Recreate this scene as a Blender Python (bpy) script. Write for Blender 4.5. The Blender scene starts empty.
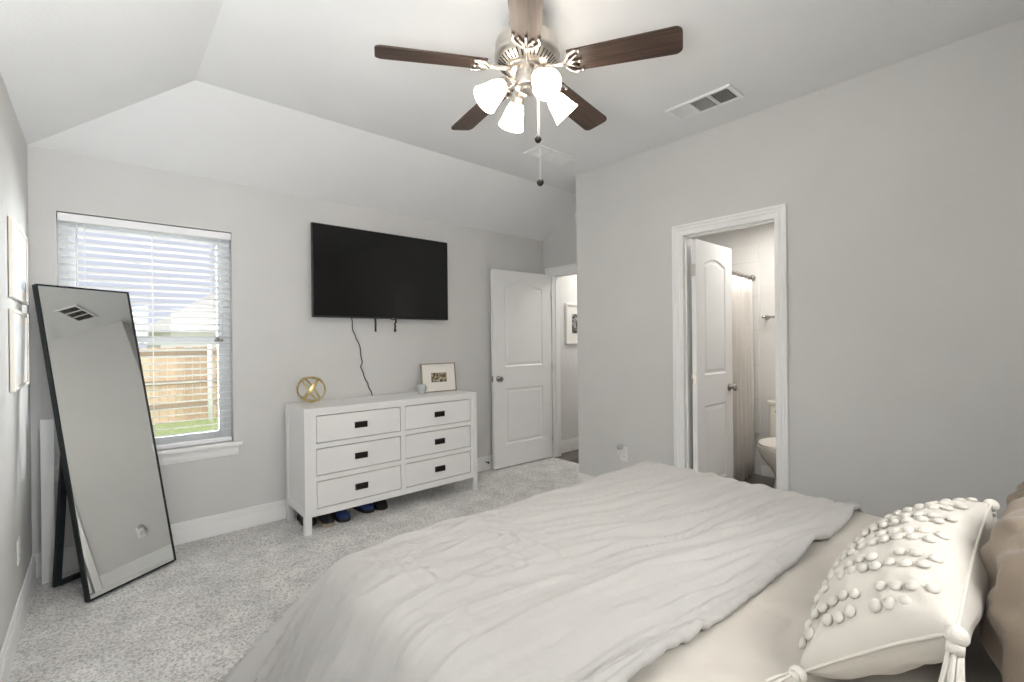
import bpy, bmesh, math, random
from math import sin, cos, pi, radians, sqrt, atan2
from mathutils import Vector, Matrix, noise

scene = bpy.context.scene
COL = scene.collection
random.seed(7)

# ------------------------------------------------------------------ camera
CP = Vector((0.3004344, -3.7816371, 1.3216504))
_y, _p, _r = radians(41.290674), radians(-0.111526), radians(-0.590522)
_f = Vector((sin(_y) * cos(_p), cos(_y) * cos(_p), sin(_p)))
_rt = Vector((cos(_y), -sin(_y), 0.0))
_up = _rt.cross(_f)
_R = _rt * cos(_r) + _up * sin(_r)
_U = -_rt * sin(_r) + _up * cos(_r)
cam_data = bpy.data.cameras.new('camera')
cam = bpy.data.objects.new('camera', cam_data)
COL.objects.link(cam)
cam.matrix_world = Matrix(((_R.x, _U.x, -_f.x, CP.x), (_R.y, _U.y, -_f.y, CP.y), (_R.z, _U.z, -_f.z, CP.z), (0, 0, 0, 1)))
cam_data.sensor_width = 36.0
cam_data.lens = 36.0 * 468.5486 / 1024.0
cam_data.clip_start = 0.05
scene.camera = cam

# ------------------------------------------------------------------ view, world, sun and added lamps
scene.view_settings.view_transform = 'Standard'
scene.view_settings.look = 'None'
scene.view_settings.exposure = -0.06
scene.view_settings.gamma = 1.0
scene.view_settings.use_curve_mapping = False

world = bpy.data.worlds.new('overcast_sky')
scene.world = world
world.use_nodes = True
_bg = world.node_tree.nodes['Background']
_bg.inputs['Color'].default_value = (0.80, 0.82, 0.96, 1)
_bg.inputs['Strength'].default_value = 0.95


def light(name, kind, loc, power, color=(1, 1, 1), rot=(0, 0, 0), size=None, size_y=None, radius=None, spread=None):
    d = bpy.data.lights.new(name, kind)
    d.energy = power
    d.color = color
    if kind == 'AREA':
        d.shape = 'RECTANGLE'
        d.size = size
        d.size_y = size_y or size
        if spread:
            d.spread = spread
    if radius is not None and kind in ('POINT', 'SPOT'):
        d.shadow_soft_size = radius
    o = bpy.data.objects.new(name, d)
    o.location = loc
    o.rotation_euler = rot
    COL.objects.link(o)
    return o


_sun = light('sun', 'SUN', (0, -6, 8), 2.4, (1, 0.96, 0.90), (radians(48), 0, radians(-15)))
_sun.data.angle = radians(8)
# added fill lamp at the unseen rear wall, raking across the bed
light('rear_fill', 'AREA', (1.62, -4.43, 1.50), 13.5, (1.0, 0.99, 0.97), (radians(60), 0, 0), 1.10, 0.75, spread=radians(110))
# added area lamps outside the far window, kept out of view


def outside_fill(name, loc, target, power, sx, sy, spread):
    o = light(name, 'AREA', loc, power, (0.97, 0.985, 1.0), (0, 0, 0), sx, sy, spread=radians(spread))
    o.rotation_euler = (Vector(target) - o.location).to_track_quat('-Z', 'Y').to_euler()


outside_fill('fill_above_window', (0.75, 1.55, 3.15), (0.62, -0.4, 1.25), 90, 2.6, 1.8, 120)  # added lamp above the view, brightening blind and ceiling
outside_fill('fill_east_of_window', (2.9, 2.3, 1.75), (0.10, -0.6, 1.3), 95, 1.6, 2.0, 60)  # added lamp to brighten the left wall
outside_fill('fill_west_of_window', (-3.6, 1.25, 1.6), (1.3, -0.25, 0.75), 2500, 1.4, 1.6, 50)  # added lamp to brighten the left end of the dresser
# added fill lamp beside the camera, aimed up to bounce off the ceiling
_fl = light('ceiling_fill', 'AREA', (0.24, -3.60, 1.40), 28, (0.98, 0.99, 1.0), (0, 0, 0), 0.45, spread=radians(140))
_fl.rotation_euler = (Vector((0.50, -2.35, 2.768)) - _fl.location).to_track_quat('-Z', 'Y').to_euler()
_fw = light('wall_fill', 'AREA', (0.62, -3.30, 1.55), 26, (0.98, 0.99, 1.0), (0, 0, 0), 0.45, spread=radians(150))  # second added fill, bounced off the left wall onto bed and dresser
_fw.rotation_euler = (Vector((0.0, -2.95, 1.55)) - _fw.location).to_track_quat('-Z', 'Y').to_euler()
# added area lamps under the ceilings of the rooms next door, without fixtures
light('bathroom_fill', 'AREA', (4.35, -2.3, 2.40), 19, (1.0, 0.97, 0.93), (0, 0, 0), 0.5)
light('hall_fill', 'AREA', (4.95, -0.55, 2.40), 16, (1.0, 0.97, 0.93), (0, 0, 0), 0.4)

# ------------------------------------------------------------------ materials


def mat(name, col, rough=0.5, metal=0.0, var=0.0, vscale=20.0, bump=0.0, bscale=200.0, spec=0.5, col2=None, emit=None, estr=0.0, detail=4.0, bdist=0.002, sheen=0.0):
    m = bpy.data.materials.new(name)
    m.use_nodes = True
    nt = m.node_tree
    b = nt.nodes['Principled BSDF']
    b.inputs['Roughness'].default_value = rough
    b.inputs['Metallic'].default_value = metal
    b.inputs['Specular IOR Level'].default_value = spec
    b.inputs['Base Color'].default_value = (*col, 1)
    if sheen:
        b.inputs['Sheen Weight'].default_value = sheen
    tc = nt.nodes.new('ShaderNodeTexCoord')
    if var > 0 or col2:
        n = nt.nodes.new('ShaderNodeTexNoise')
        n.inputs['Scale'].default_value = vscale
        n.inputs['Detail'].default_value = detail
        nt.links.new(tc.outputs['Object'], n.inputs['Vector'])
        r = nt.nodes.new('ShaderNodeValToRGB')
        c2 = col2 or tuple(c * (1 - var) for c in col)
        c1 = col if col2 else tuple(min(1, c * (1 + var)) for c in col)
        r.color_ramp.elements[0].position = 0.35
        r.color_ramp.elements[1].position = 0.65
        r.color_ramp.elements[0].color = (*c2, 1)
        r.color_ramp.elements[1].color = (*c1, 1)
        nt.links.new(n.outputs['Fac'], r.inputs['Fac'])
        nt.links.new(r.outputs['Color'], b.inputs['Base Color'])
    if bump > 0:
        n2 = nt.nodes.new('ShaderNodeTexNoise')
        n2.inputs['Scale'].default_value = bscale
        n2.inputs['Detail'].default_value = 3
        nt.links.new(tc.outputs['Object'], n2.inputs['Vector'])
        bp = nt.nodes.new('ShaderNodeBump')
        bp.inputs['Strength'].default_value = bump
        bp.inputs['Distance'].default_value = bdist
        nt.links.new(n2.outputs['Fac'], bp.inputs['Height'])
        nt.links.new(bp.outputs['Normal'], b.inputs['Normal'])
    if emit:
        b.inputs['Emission Color'].default_value = (*emit, 1)
        b.inputs['Emission Strength'].default_value = estr
    return m


M = {}
M['wall'] = mat('wall_paint', (0.635, 0.63, 0.615), 0.75, var=0.012, vscale=3, bump=0.25, bscale=90, spec=0.25)
M['ceiling'] = mat('ceiling_paint', (0.84, 0.845, 0.845), 0.85, var=0.01, vscale=3, bump=0.25, bscale=70, spec=0.2)
M['hall_wall'] = mat('hall_paint', (0.70, 0.69, 0.67), 0.75, var=0.01, vscale=3, bump=0.2, bscale=90, spec=0.25)
M['trim'] = mat('trim_paint', (0.86, 0.86, 0.85), 0.35, var=0.01, vscale=6)
M['door'] = mat('door_paint', (0.85, 0.845, 0.835), 0.38, var=0.01, vscale=6)
M['bath_wall'] = mat('bath_paint', (0.67, 0.65, 0.62), 0.7, var=0.015, vscale=4, bump=0.2, bscale=90)
M['white_lacquer'] = mat('white_lacquer', (0.82, 0.815, 0.805), 0.32, var=0.012, vscale=5)
M['gap_dark'] = mat('shadow_gap', (0.10, 0.095, 0.09), 0.8, var=0.1)
M['bronze'] = mat('dark_bronze', (0.022, 0.019, 0.017), 0.45, 0.6, var=0.2, vscale=60)
M['nickel'] = mat('brushed_nickel', (0.66, 0.62, 0.57), 0.28, 1.0, var=0.04, vscale=40)
M['dark_nickel'] = mat('dark_nickel', (0.30, 0.28, 0.26), 0.3, 1.0, var=0.1, vscale=40)
M['vent_dark'] = mat('duct_dark', (0.02, 0.02, 0.02), 0.8, var=0.1)
M['black_frame'] = mat('black_frame', (0.020, 0.024, 0.026), 0.55, var=0.15, vscale=30, spec=0.2)
M['mirror'] = mat('mirror_glass', (0.86, 0.88, 0.87), 0.015, 1.0, var=0.004, vscale=2)
M['tv_screen'] = mat('tv_screen', (0.006, 0.006, 0.006), 0.12, var=0.05, vscale=4, spec=0.35)
M['tv_plastic'] = mat('tv_plastic', (0.010, 0.010, 0.011), 0.4, var=0.1, vscale=20)
M['cord'] = mat('cord_rubber', (0.03, 0.03, 0.032), 0.5, var=0.1, vscale=50)
M['gold'] = mat('brass', (0.62, 0.50, 0.24), 0.3, 1.0, var=0.08, vscale=30)
M['plastic'] = mat('white_plastic', (0.80, 0.79, 0.77), 0.35, var=0.01, vscale=20)
M['slot'] = mat('outlet_slot', (0.05, 0.05, 0.05), 0.6, var=0.05)
M['blind'] = mat('blind_slat', (0.86, 0.86, 0.87), 0.45, var=0.01, vscale=10)
M['sash'] = mat('window_vinyl', (0.62, 0.64, 0.65), 0.4, var=0.02, vscale=10)
M['linen_white'] = mat('duvet_cotton', (0.435, 0.424, 0.407), 0.9, var=0.012, vscale=9, bump=0.35, bscale=60, spec=0.15, sheen=0.15, bdist=0.004)
M['sheet'] = mat('sheet_cotton', (0.55, 0.515, 0.465), 0.9, var=0.015, vscale=6, bump=0.3, bscale=35, spec=0.15, sheen=0.1, bdist=0.004)
M['pillow_white'] = mat('pillow_cotton', (0.60, 0.572, 0.52), 0.92, var=0.02, vscale=14, bump=0.5, bscale=500, spec=0.1, sheen=0.15)
M['tuft'] = mat('tuft_cotton', (0.66, 0.63, 0.575), 0.95, var=0.02, vscale=60, bump=0.7, bscale=300, spec=0.1, sheen=0.2)
M['taupe'] = mat('taupe_linen', (0.25, 0.20, 0.155), 0.85, var=0.06, vscale=9, bump=0.6, bscale=350, spec=0.2, sheen=0.2)
M['bed_wood'] = mat('bed_wood', (0.06, 0.04, 0.03), 0.5, var=0.2, vscale=12)
M['mattress'] = mat('mattress_ticking', (0.6, 0.56, 0.5), 0.9, var=0.03, vscale=20)
M['porcelain'] = mat('porcelain', (0.78, 0.74, 0.67), 0.15, var=0.005, vscale=5)
M['curtain'] = mat('shower_curtain_cloth', (0.60, 0.565, 0.52), 0.85, var=0.02, vscale=12, bump=0.3, bscale=300)
M['chrome'] = mat('chrome', (0.6, 0.58, 0.55), 0.15, 1.0, var=0.02, vscale=20)
M['paper'] = mat('mat_board', (0.80, 0.77, 0.72), 0.8, var=0.01, vscale=40)
M['frame_wood'] = mat('thin_frame_wood', (0.30, 0.24, 0.17), 0.5, var=0.15, vscale=30)
M['frame_cream'] = mat('cream_frame', (0.74, 0.71, 0.64), 0.45, var=0.02, vscale=12)
M['frame_white'] = mat('white_frame', (0.80, 0.80, 0.79), 0.4, var=0.01, vscale=12)
M['black_shoe'] = mat('black_shoe', (0.02, 0.02, 0.022), 0.6, var=0.2, vscale=40)
M['tan_sole'] = mat('tan_sole', (0.36, 0.31, 0.24), 0.7, var=0.1, vscale=40)
M['blue_shoe'] = mat('blue_shoe', (0.030, 0.055, 0.18), 0.6, var=0.2, vscale=40)
M['fence_rail'] = mat('fence_rail', (0.30, 0.22, 0.16), 0.8, var=0.1, vscale=20)
M['vinyl_post'] = mat('white_post', (0.85, 0.85, 0.85), 0.5, var=0.02)
M['lock'] = mat('sash_lock', (0.16, 0.15, 0.14), 0.4, 0.5, var=0.1)


def nodes_of(m):
    return m.node_tree, m.node_tree.nodes['Principled BSDF']


def carpet_mat():
    m = mat('carpet_pile', (0.56, 0.545, 0.525), 1.0, spec=0.05)
    nt, b = nodes_of(m)
    tc = nt.nodes.new('ShaderNodeTexCoord')
    n1 = nt.nodes.new('ShaderNodeTexNoise'); n1.inputs['Scale'].default_value = 95; n1.inputs['Detail'].default_value = 3; n1.inputs['Roughness'].default_value = 0.7
    n2 = nt.nodes.new('ShaderNodeTexNoise'); n2.inputs['Scale'].default_value = 6; n2.inputs['Detail'].default_value = 5
    for n in (n1, n2):
        nt.links.new(tc.outputs['Object'], n.inputs['Vector'])
    r1 = nt.nodes.new('ShaderNodeValToRGB')
    r1.color_ramp.elements[0].position = 0.33; r1.color_ramp.elements[0].color = (0.46, 0.45, 0.437, 1)
    r1.color_ramp.elements[1].position = 0.56; r1.color_ramp.elements[1].color = (0.95, 0.935, 0.915, 1)
    r2 = nt.nodes.new('ShaderNodeValToRGB')
    r2.color_ramp.elements[0].position = 0.3; r2.color_ramp.elements[0].color = (0.78, 0.78, 0.78, 1)
    r2.color_ramp.elements[1].position = 0.7; r2.color_ramp.elements[1].color = (1, 1, 1, 1)
    nt.links.new(n1.outputs['Fac'], r1.inputs['Fac'])
    nt.links.new(n2.outputs['Fac'], r2.inputs['Fac'])
    mx = nt.nodes.new('ShaderNodeMixRGB'); mx.blend_type = 'MULTIPLY'; mx.inputs['Fac'].default_value = 1
    nt.links.new(r1.outputs['Color'], mx.inputs['Color1']); nt.links.new(r2.outputs['Color'], mx.inputs['Color2'])
    nt.links.new(mx.outputs['Color'], b.inputs['Base Color'])
    bp = nt.nodes.new('ShaderNodeBump'); bp.inputs['Strength'].default_value = 0.9; bp.inputs['Distance'].default_value = 0.012
    nt.links.new(n1.outputs['Fac'], bp.inputs['Height'])
    nt.links.new(bp.outputs['Normal'], b.inputs['Normal'])
    return m


def wood_mat(name, c1, c2, axis_scale=(2, 30, 30), rough=0.5, wob=3.0):
    m = mat(name, c1, rough)
    nt, b = nodes_of(m)
    tc = nt.nodes.new('ShaderNodeTexCoord')
    mp = nt.nodes.new('ShaderNodeMapping'); mp.inputs['Scale'].default_value = axis_scale
    n = nt.nodes.new('ShaderNodeTexNoise'); n.inputs['Scale'].default_value = 1.0; n.inputs['Detail'].default_value = 6; n.inputs['Distortion'].default_value = wob * 0.3
    r = nt.nodes.new('ShaderNodeValToRGB')
    r.color_ramp.elements[0].position = 0.3; r.color_ramp.elements[0].color = (*c1, 1)
    r.color_ramp.elements[1].position = 0.7; r.color_ramp.elements[1].color = (*c2, 1)
    nt.links.new(tc.outputs['Object'], mp.inputs['Vector']); nt.links.new(mp.outputs['Vector'], n.inputs['Vector'])
    nt.links.new(n.outputs['Fac'], r.inputs['Fac']); nt.links.new(r.outputs['Color'], b.inputs['Base Color'])
    return m


def plank_mat(name, c1, c2, scale_w, vertical_axis='X'):
    m = mat(name, c1, 0.7)
    nt, b = nodes_of(m)
    tc = nt.nodes.new('ShaderNodeTexCoord')
    sp = nt.nodes.new('ShaderNodeSeparateXYZ'); nt.links.new(tc.outputs['Object'], sp.inputs[0])
    mul = nt.nodes.new('ShaderNodeMath'); mul.operation = 'MULTIPLY'; mul.inputs[1].default_value = 1.0 / scale_w
    fl = nt.nodes.new('ShaderNodeMath'); fl.operation = 'FLOOR'
    nt.links.new(sp.outputs[vertical_axis], mul.inputs[0]); nt.links.new(mul.outputs[0], fl.inputs[0])
    wn = nt.nodes.new('ShaderNodeTexWhiteNoise'); wn.noise_dimensions = '1D'
    nt.links.new(fl.outputs[0], wn.inputs['W'])
    n = nt.nodes.new('ShaderNodeTexNoise'); n.inputs['Scale'].default_value = 14; n.inputs['Detail'].default_value = 5
    nt.links.new(tc.outputs['Object'], n.inputs['Vector'])
    add = nt.nodes.new('ShaderNodeMath'); add.operation = 'MULTIPLY_ADD'; add.inputs[1].default_value = 0.5
    nt.links.new(n.outputs['Fac'], add.inputs[0])
    hf = nt.nodes.new('ShaderNodeMath'); hf.operation = 'MULTIPLY'; hf.inputs[1].default_value = 0.5
    nt.links.new(wn.outputs['Value'], hf.inputs[0]); nt.links.new(hf.outputs[0], add.inputs[2])
    r = nt.nodes.new('ShaderNodeValToRGB')
    r.color_ramp.elements[0].position = 0.2; r.color_ramp.elements[0].color = (*c1, 1)
    r.color_ramp.elements[1].position = 0.8; r.color_ramp.elements[1].color = (*c2, 1)
    nt.links.new(add.outputs[0], r.inputs['Fac']); nt.links.new(r.outputs['Color'], b.inputs['Base Color'])
    return m


def art_mat(name, cols, scale, seed=0.0):
    """abstract blotchy print"""
    m = mat(name, cols[0], 0.6)
    nt, b = nodes_of(m)
    tc = nt.nodes.new('ShaderNodeTexCoord')
    mp = nt.nodes.new('ShaderNodeMapping'); mp.inputs['Location'].default_value = (seed, seed * 2, seed)
    n = nt.nodes.new('ShaderNodeTexNoise'); n.inputs['Scale'].default_value = scale; n.inputs['Detail'].default_value = 6
    r = nt.nodes.new('ShaderNodeValToRGB')
    k = len(cols)
    r.color_ramp.elements[0].position = 0.3; r.color_ramp.elements[0].color = (*cols[0], 1)
    r.color_ramp.elements[1].position = 0.72; r.color_ramp.elements[1].color = (*cols[-1], 1)
    for i in range(1, k - 1):
        e = r.color_ramp.elements.new(0.3 + 0.42 * i / (k - 1)); e.color = (*cols[i], 1)
    nt.links.new(tc.outputs['Object'], mp.inputs['Vector']); nt.links.new(mp.outputs['Vector'], n.inputs['Vector'])
    nt.links.new(n.outputs['Fac'], r.inputs['Fac']); nt.links.new(r.outputs['Color'], b.inputs['Base Color'])
    return m


def glass_mat():
    m = bpy.data.materials.new('window_glass')
    m.use_nodes = True
    nt = m.node_tree
    nt.nodes.clear()
    out = nt.nodes.new('ShaderNodeOutputMaterial')
    tr = nt.nodes.new('ShaderNodeBsdfTransparent'); tr.inputs['Color'].default_value = (0.97, 0.98, 0.98, 1)
    gl = nt.nodes.new('ShaderNodeBsdfGlossy'); gl.inputs['Roughness'].default_value = 0.02
    fr = nt.nodes.new('ShaderNodeFresnel'); fr.inputs['IOR'].default_value = 1.3
    mx = nt.nodes.new('ShaderNodeMixShader')
    nt.links.new(fr.outputs[0], mx.inputs[0]); nt.links.new(tr.outputs[0], mx.inputs[1]); nt.links.new(gl.outputs[0], mx.inputs[2])
    nt.links.new(mx.outputs[0], out.inputs[0])
    return m


def tile_mat(name, c1, c2, mortar, w, h, vec='Object', rot=(0, 0, 0)):
    m = mat(name, c1, 0.35)
    nt, b = nodes_of(m)
    tc = nt.nodes.new('ShaderNodeTexCoord')
    mp = nt.nodes.new('ShaderNodeMapping'); mp.inputs['Rotation'].default_value = rot
    br = nt.nodes.new('ShaderNodeTexBrick')
    br.offset = 0.0
    br.inputs['Color1'].default_value = (*c1, 1); br.inputs['Color2'].default_value = (*c2, 1); br.inputs['Mortar'].default_value = (*mortar, 1)
    br.inputs['Scale'].default_value = 1.0; br.inputs['Mortar Size'].default_value = 0.003
    br.inputs['Brick Width'].default_value = w; br.inputs['Row Height'].default_value = h
    nt.links.new(tc.outputs[vec], mp.inputs['Vector']); nt.links.new(mp.outputs['Vector'], br.inputs['Vector'])
    nt.links.new(br.outputs['Color'], b.inputs['Base Color'])
    return m


M['carpet'] = carpet_mat()
M['blade'] = wood_mat('fan_blade_wood', (0.022, 0.013, 0.010), (0.085, 0.050, 0.034), (4, 70, 70), 0.42, 2)
M['hall_wood'] = plank_mat('hall_wood_floor', (0.075, 0.064, 0.055), (0.17, 0.148, 0.13), 0.13, 'Y')
M['fence'] = plank_mat('fence_cedar', (0.40, 0.27, 0.18), (0.78, 0.58, 0.42), 0.14, 'X')
M['bath_floor'] = tile_mat('bath_floor_tile', (0.10, 0.085, 0.07), (0.13, 0.11, 0.09), (0.06, 0.05, 0.045), 0.3, 0.3)
M['shower_tile'] = tile_mat('shower_tile', (0.74, 0.72, 0.68), (0.70, 0.68, 0.64), (0.60, 0.57, 0.53), 0.33, 0.33, rot=(radians(90), 0, radians(90)))
M['grass'] = mat('lawn_grass', (0.36, 0.50, 0.17), 0.9, col2=(0.54, 0.60, 0.32), vscale=9, bump=0.5, bscale=60, bdist=0.02)
M['siding'] = mat('pale_siding', (0.80, 0.77, 0.77), 0.8, var=0.02, vscale=3)
M['shingle'] = mat('pale_shingle', (0.78, 0.74, 0.75), 0.85, var=0.04, vscale=8)
M['portrait'] = art_mat('portrait_print', [(0.015, 0.015, 0.012), (0.10, 0.08, 0.05), (0.42, 0.33, 0.20), (0.55, 0.55, 0.52)], 45, 3.1)
M['bw_print'] = art_mat('monochrome_print', [(0.01, 0.01, 0.01), (0.06, 0.06, 0.06), (0.35, 0.35, 0.35), (0.75, 0.75, 0.75)], 28, 1.7)
M['blue_art'] = art_mat('pale_blue_art', [(0.42, 0.52, 0.66), (0.66, 0.72, 0.80), (0.80, 0.82, 0.84)], 4, 0.6)
M['grey_art'] = art_mat('pale_grey_art', [(0.60, 0.62, 0.64), (0.74, 0.75, 0.76), (0.82, 0.82, 0.82)], 5, 5.2)
M['glass'] = glass_mat()


def shade_mat():
    m = mat('frosted_shade_glass', (0.9, 0.86, 0.8), 0.35, var=0.01, emit=(1.0, 0.88, 0.74), estr=14.0)
    return m


M['shade'] = shade_mat()
M['bulb'] = mat('bulb_glow', (1, 0.9, 0.8), 0.4, var=0.01, emit=(1.0, 0.86, 0.68), estr=14.0)
M['frost'] = mat('frosted_jar_glass', (0.72, 0.75, 0.74), 0.25, var=0.03, vscale=30)
_b = M['frost'].node_tree.nodes['Principled BSDF']
_b.inputs['Transmission Weight'].default_value = 0.35

# ------------------------------------------------------------------ mesh builder


class MB:
    def __init__(self):
        self.bm = bmesh.new()

    def _new(self, verts, faces, smooth=False):
        vs = [self.bm.verts.new(v) for v in verts]
        out = []
        for f in faces:
            try:
                nf = self.bm.faces.new([vs[i] for i in f])
                nf.smooth = smooth
                out.append(nf)
            except ValueError:
                pass
        return vs, out

    def box(self, a, b, bevel=0.0, mtx=None, seg=2):
        x0, y0, z0 = (min(a[i], b[i]) for i in range(3))
        x1, y1, z1 = (max(a[i], b[i]) for i in range(3))
        v = [(x0, y0, z0), (x1, y0, z0), (x1, y1, z0), (x0, y1, z0), (x0, y0, z1), (x1, y0, z1), (x1, y1, z1), (x0, y1, z1)]
        t = bmesh.new()
        vs = [t.verts.new(p) for p in v]
        for f in ((0, 3, 2, 1), (4, 5, 6, 7), (0, 1, 5, 4), (1, 2, 6, 5), (2, 3, 7, 6), (3, 0, 4, 7)):
            t.faces.new([vs[i] for i in f])
        if bevel > 0:
            bmesh.ops.bevel(t, geom=t.edges[:], offset=bevel, segments=seg, affect='EDGES', profile=0.5)
        self.merge(t, mtx)
        return self

    def merge(self, t, mtx=None, smooth=None):
        if mtx is not None:
            bmesh.ops.transform(t, matrix=mtx, verts=t.verts[:])
        t.verts.index_update()
        self._new([v.co.copy() for v in t.verts], [[v.index for v in f.verts] for f in t.faces], False if smooth is None else smooth)
        t.free()

    def tube(self, pts, r, n=10, caps=True, closed=False, radii=None, up=None):
        pts = [Vector(p) for p in pts]
        k = len(pts)
        rings = []
        prev = None
        for i, p in enumerate(pts):
            if closed:
                d = pts[(i + 1) % k] - pts[i - 1]
            else:
                d = pts[min(i + 1, k - 1)] - pts[max(i - 1, 0)]
            if d.length < 1e-9:
                d = Vector((0, 0, 1))
            d.normalize()
            if prev is None:
                u = Vector(up) if up else (Vector((0, 0, 1)) if abs(d.z) < 0.9 else Vector((1, 0, 0)))
            else:
                u = prev
            u = u - d * u.dot(d)
            if u.length < 1e-6:
                u = d.orthogonal()
            u.normalize()
            prev = u
            w = d.cross(u)
            rr = radii[i] if radii else r
            rings.append([p + (u * cos(2 * pi * j / n) + w * sin(2 * pi * j / n)) * rr for j in range(n)])
        verts = [v for ring in rings for v in ring]
        faces = []
        m = k if closed else k - 1
        for i in range(m):
            a, b = i * n, ((i + 1) % k) * n
            for j in range(n):
                faces.append((a + j, a + (j + 1) % n, b + (j + 1) % n, b + j))
        if caps and not closed:
            faces.append(tuple(reversed(range(n))))
            faces.append(tuple(range((k - 1) * n, k * n)))
        self._new(verts, faces, True)
        return self

    def lathe(self, prof, n=32, mtx=None, caps=True, smooth=True):
        """prof = [(radius, z), ...]"""
        verts, faces = [], []
        for r, z in prof:
            for j in range(n):
                a = 2 * pi * j / n
                verts.append(Vector((r * cos(a), r * sin(a), z)))
        for i in range(len(prof) - 1):
            for j in range(n):
                faces.append((i * n + j, i * n + (j + 1) % n, (i + 1) * n + (j + 1) % n, (i + 1) * n + j))
        if caps:
            faces.append(tuple(reversed(range(n))))
            faces.append(tuple(range((len(prof) - 1) * n, len(prof) * n)))
        if mtx is not None:
            verts = [mtx @ v for v in verts]
        self._new(verts, faces, smooth)
        return self

    def sphere(self, c, r, seg=16, rings=10, scale=(1, 1, 1), mtx=None):
        t = bmesh.new()
        bmesh.ops.create_uvsphere(t, u_segments=seg, v_segments=rings, radius=r)
        bmesh.ops.scale(t, vec=scale, verts=t.verts[:])
        if mtx is not None:
            bmesh.ops.transform(t, matrix=mtx, verts=t.verts[:])
        bmesh.ops.translate(t, vec=c, verts=t.verts[:])
        self.merge(t, None, True)
        return self

    def prism(self, poly, vec, smooth=False):
        """extrude a planar polygon (3-D points) along vec"""
        n = len(poly)
        vec = Vector(vec)
        verts = [Vector(p) for p in poly] + [Vector(p) + vec for p in poly]
        faces = [tuple(reversed(range(n))), tuple(range(n, 2 * n))]
        for i in range(n):
            faces.append((i, (i + 1) % n, n + (i + 1) % n, n + i))
        self._new(verts, faces, smooth)
        return self

    def grid(self, rows, smooth=True, closed_u=False):
        """rows: list of equal-length point lists"""
        n = len(rows[0])
        verts = [p for r in rows for p in r]
        faces = []
        for i in range(len(rows) - 1):
            for j in range(n if closed_u else n - 1):
                j2 = (j + 1) % n
                faces.append((i * n + j, i * n + j2, (i + 1) * n + j2, (i + 1) * n + j))
        self._new(verts, faces, smooth)
        return self

    def build(self, name, m, parent=None, local=False, weld=0.0, recalc=True, origin=None):
        bm = self.bm
        if weld:
            bmesh.ops.remove_doubles(bm, verts=bm.verts[:], dist=weld)
        if recalc:
            bmesh.ops.recalc_face_normals(bm, faces=bm.faces[:])
        off = None
        if parent is not None and not local:
            r = parent
            while r.parent is not None:
                r = r.parent
            off = Vector(r.location)
        elif parent is None and not local:
            if origin is not None:
                off = Vector(origin)
            else:
                xs = [v.co.x for v in bm.verts]; ys = [v.co.y for v in bm.verts]; zs = [v.co.z for v in bm.verts]
                off = Vector(((min(xs) + max(xs)) / 2, (min(ys) + max(ys)) / 2, min(zs)))
        if off is not None:
            bmesh.ops.translate(bm, vec=-off, verts=bm.verts[:])
        me = bpy.data.meshes.new(name)
        bm.to_mesh(me)
        bm.free()
        o = bpy.data.objects.new(name, me)
        me.materials.append(m)
        COL.objects.link(o)
        if parent is not None:
            o.parent = parent
        elif off is not None:
            o.location = off
        return o


def tag(o, label=None, cat=None, group=None, kind=None):
    if label: o['label'] = label
    if cat: o['category'] = cat
    if group: o['group'] = group
    if kind: o['kind'] = kind
    return o


def thing(name, label, cat, loc=(0, 0, 0), rot=(0, 0, 0), group=None, kind=None):
    o = bpy.data.objects.new(name, None)
    o.location = loc
    o.rotation_euler = rot
    o.empty_display_size = 0.1
    COL.objects.link(o)
    return tag(o, label, cat, group, kind)


def struct(mb, name, m, label, cat):
    return tag(mb.build(name, m), label, cat, kind='structure')


def smooth_angle(o, deg=35):
    """smooth shading with sharp edges above an angle"""
    me = o.data
    bm = bmesh.new(); bm.from_mesh(me)
    for f in bm.faces: f.smooth = True
    for e in bm.edges:
        if len(e.link_faces) == 2 and e.calc_face_angle(0) > radians(deg):
            e.smooth = False
    bm.to_mesh(me); bm.free()
    return o


# ------------------------------------------------------------------ room dimensions (metres)
H = 2.448           # plate height
HC = 2.768          # flat ceiling
HIP = 0.705         # run of the sloped ceiling strips
XP = 3.480          # bathroom wall
YP = -1.042         # its outer corner
XE = 4.112          # entry door wall
YR = -4.45          # wall behind the bed head
T = 0.12

# ------------------------------------------------------------------ shell
struct(MB().box((-0.12, -4.57, -0.12), (XE, 0.12, 0.0)), 'floor', M['carpet'], 'light grey speckled carpet of the bedroom floor', 'carpet floor')

WX0, WX1, WZ0, WZ1 = 0.114, 1.000, 0.632, 2.100
mb = MB()
mb.box((-0.12, 0, -0.1), (WX0, T, H)); mb.box((WX1, 0, -0.1), (XE + T, T, H)); mb.box((WX0, 0, -0.1), (WX1, T, WZ0)); mb.box((WX0, 0, WZ1), (WX1, T, H))
struct(mb, 'wall_back', M['wall'], 'pale grey wall with the window and the television', 'wall')
struct(MB().box((-T, YR, -0.1), (0, 0, HC)), 'wall_left', M['wall'], 'pale wall at the left edge with two framed pictures', 'wall')

BY0, BY1, BZ = -2.036, -2.678, 2.082     # bathroom doorway
mb = MB()
mb.box((XP, BY0, -0.1), (XP + T, YP, HC + 0.05)); mb.box((XP, YR, -0.1), (XP + T, BY1, HC + 0.05)); mb.box((XP, BY1, BZ), (XP + T, BY0, HC + 0.05))
mb.box((XP + T, YP - T, -0.1), (XE + T, YP, HC + 0.05))
struct(mb, 'wall_right', M['wall'], 'long grey wall with the bathroom doorway', 'wall')

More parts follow.
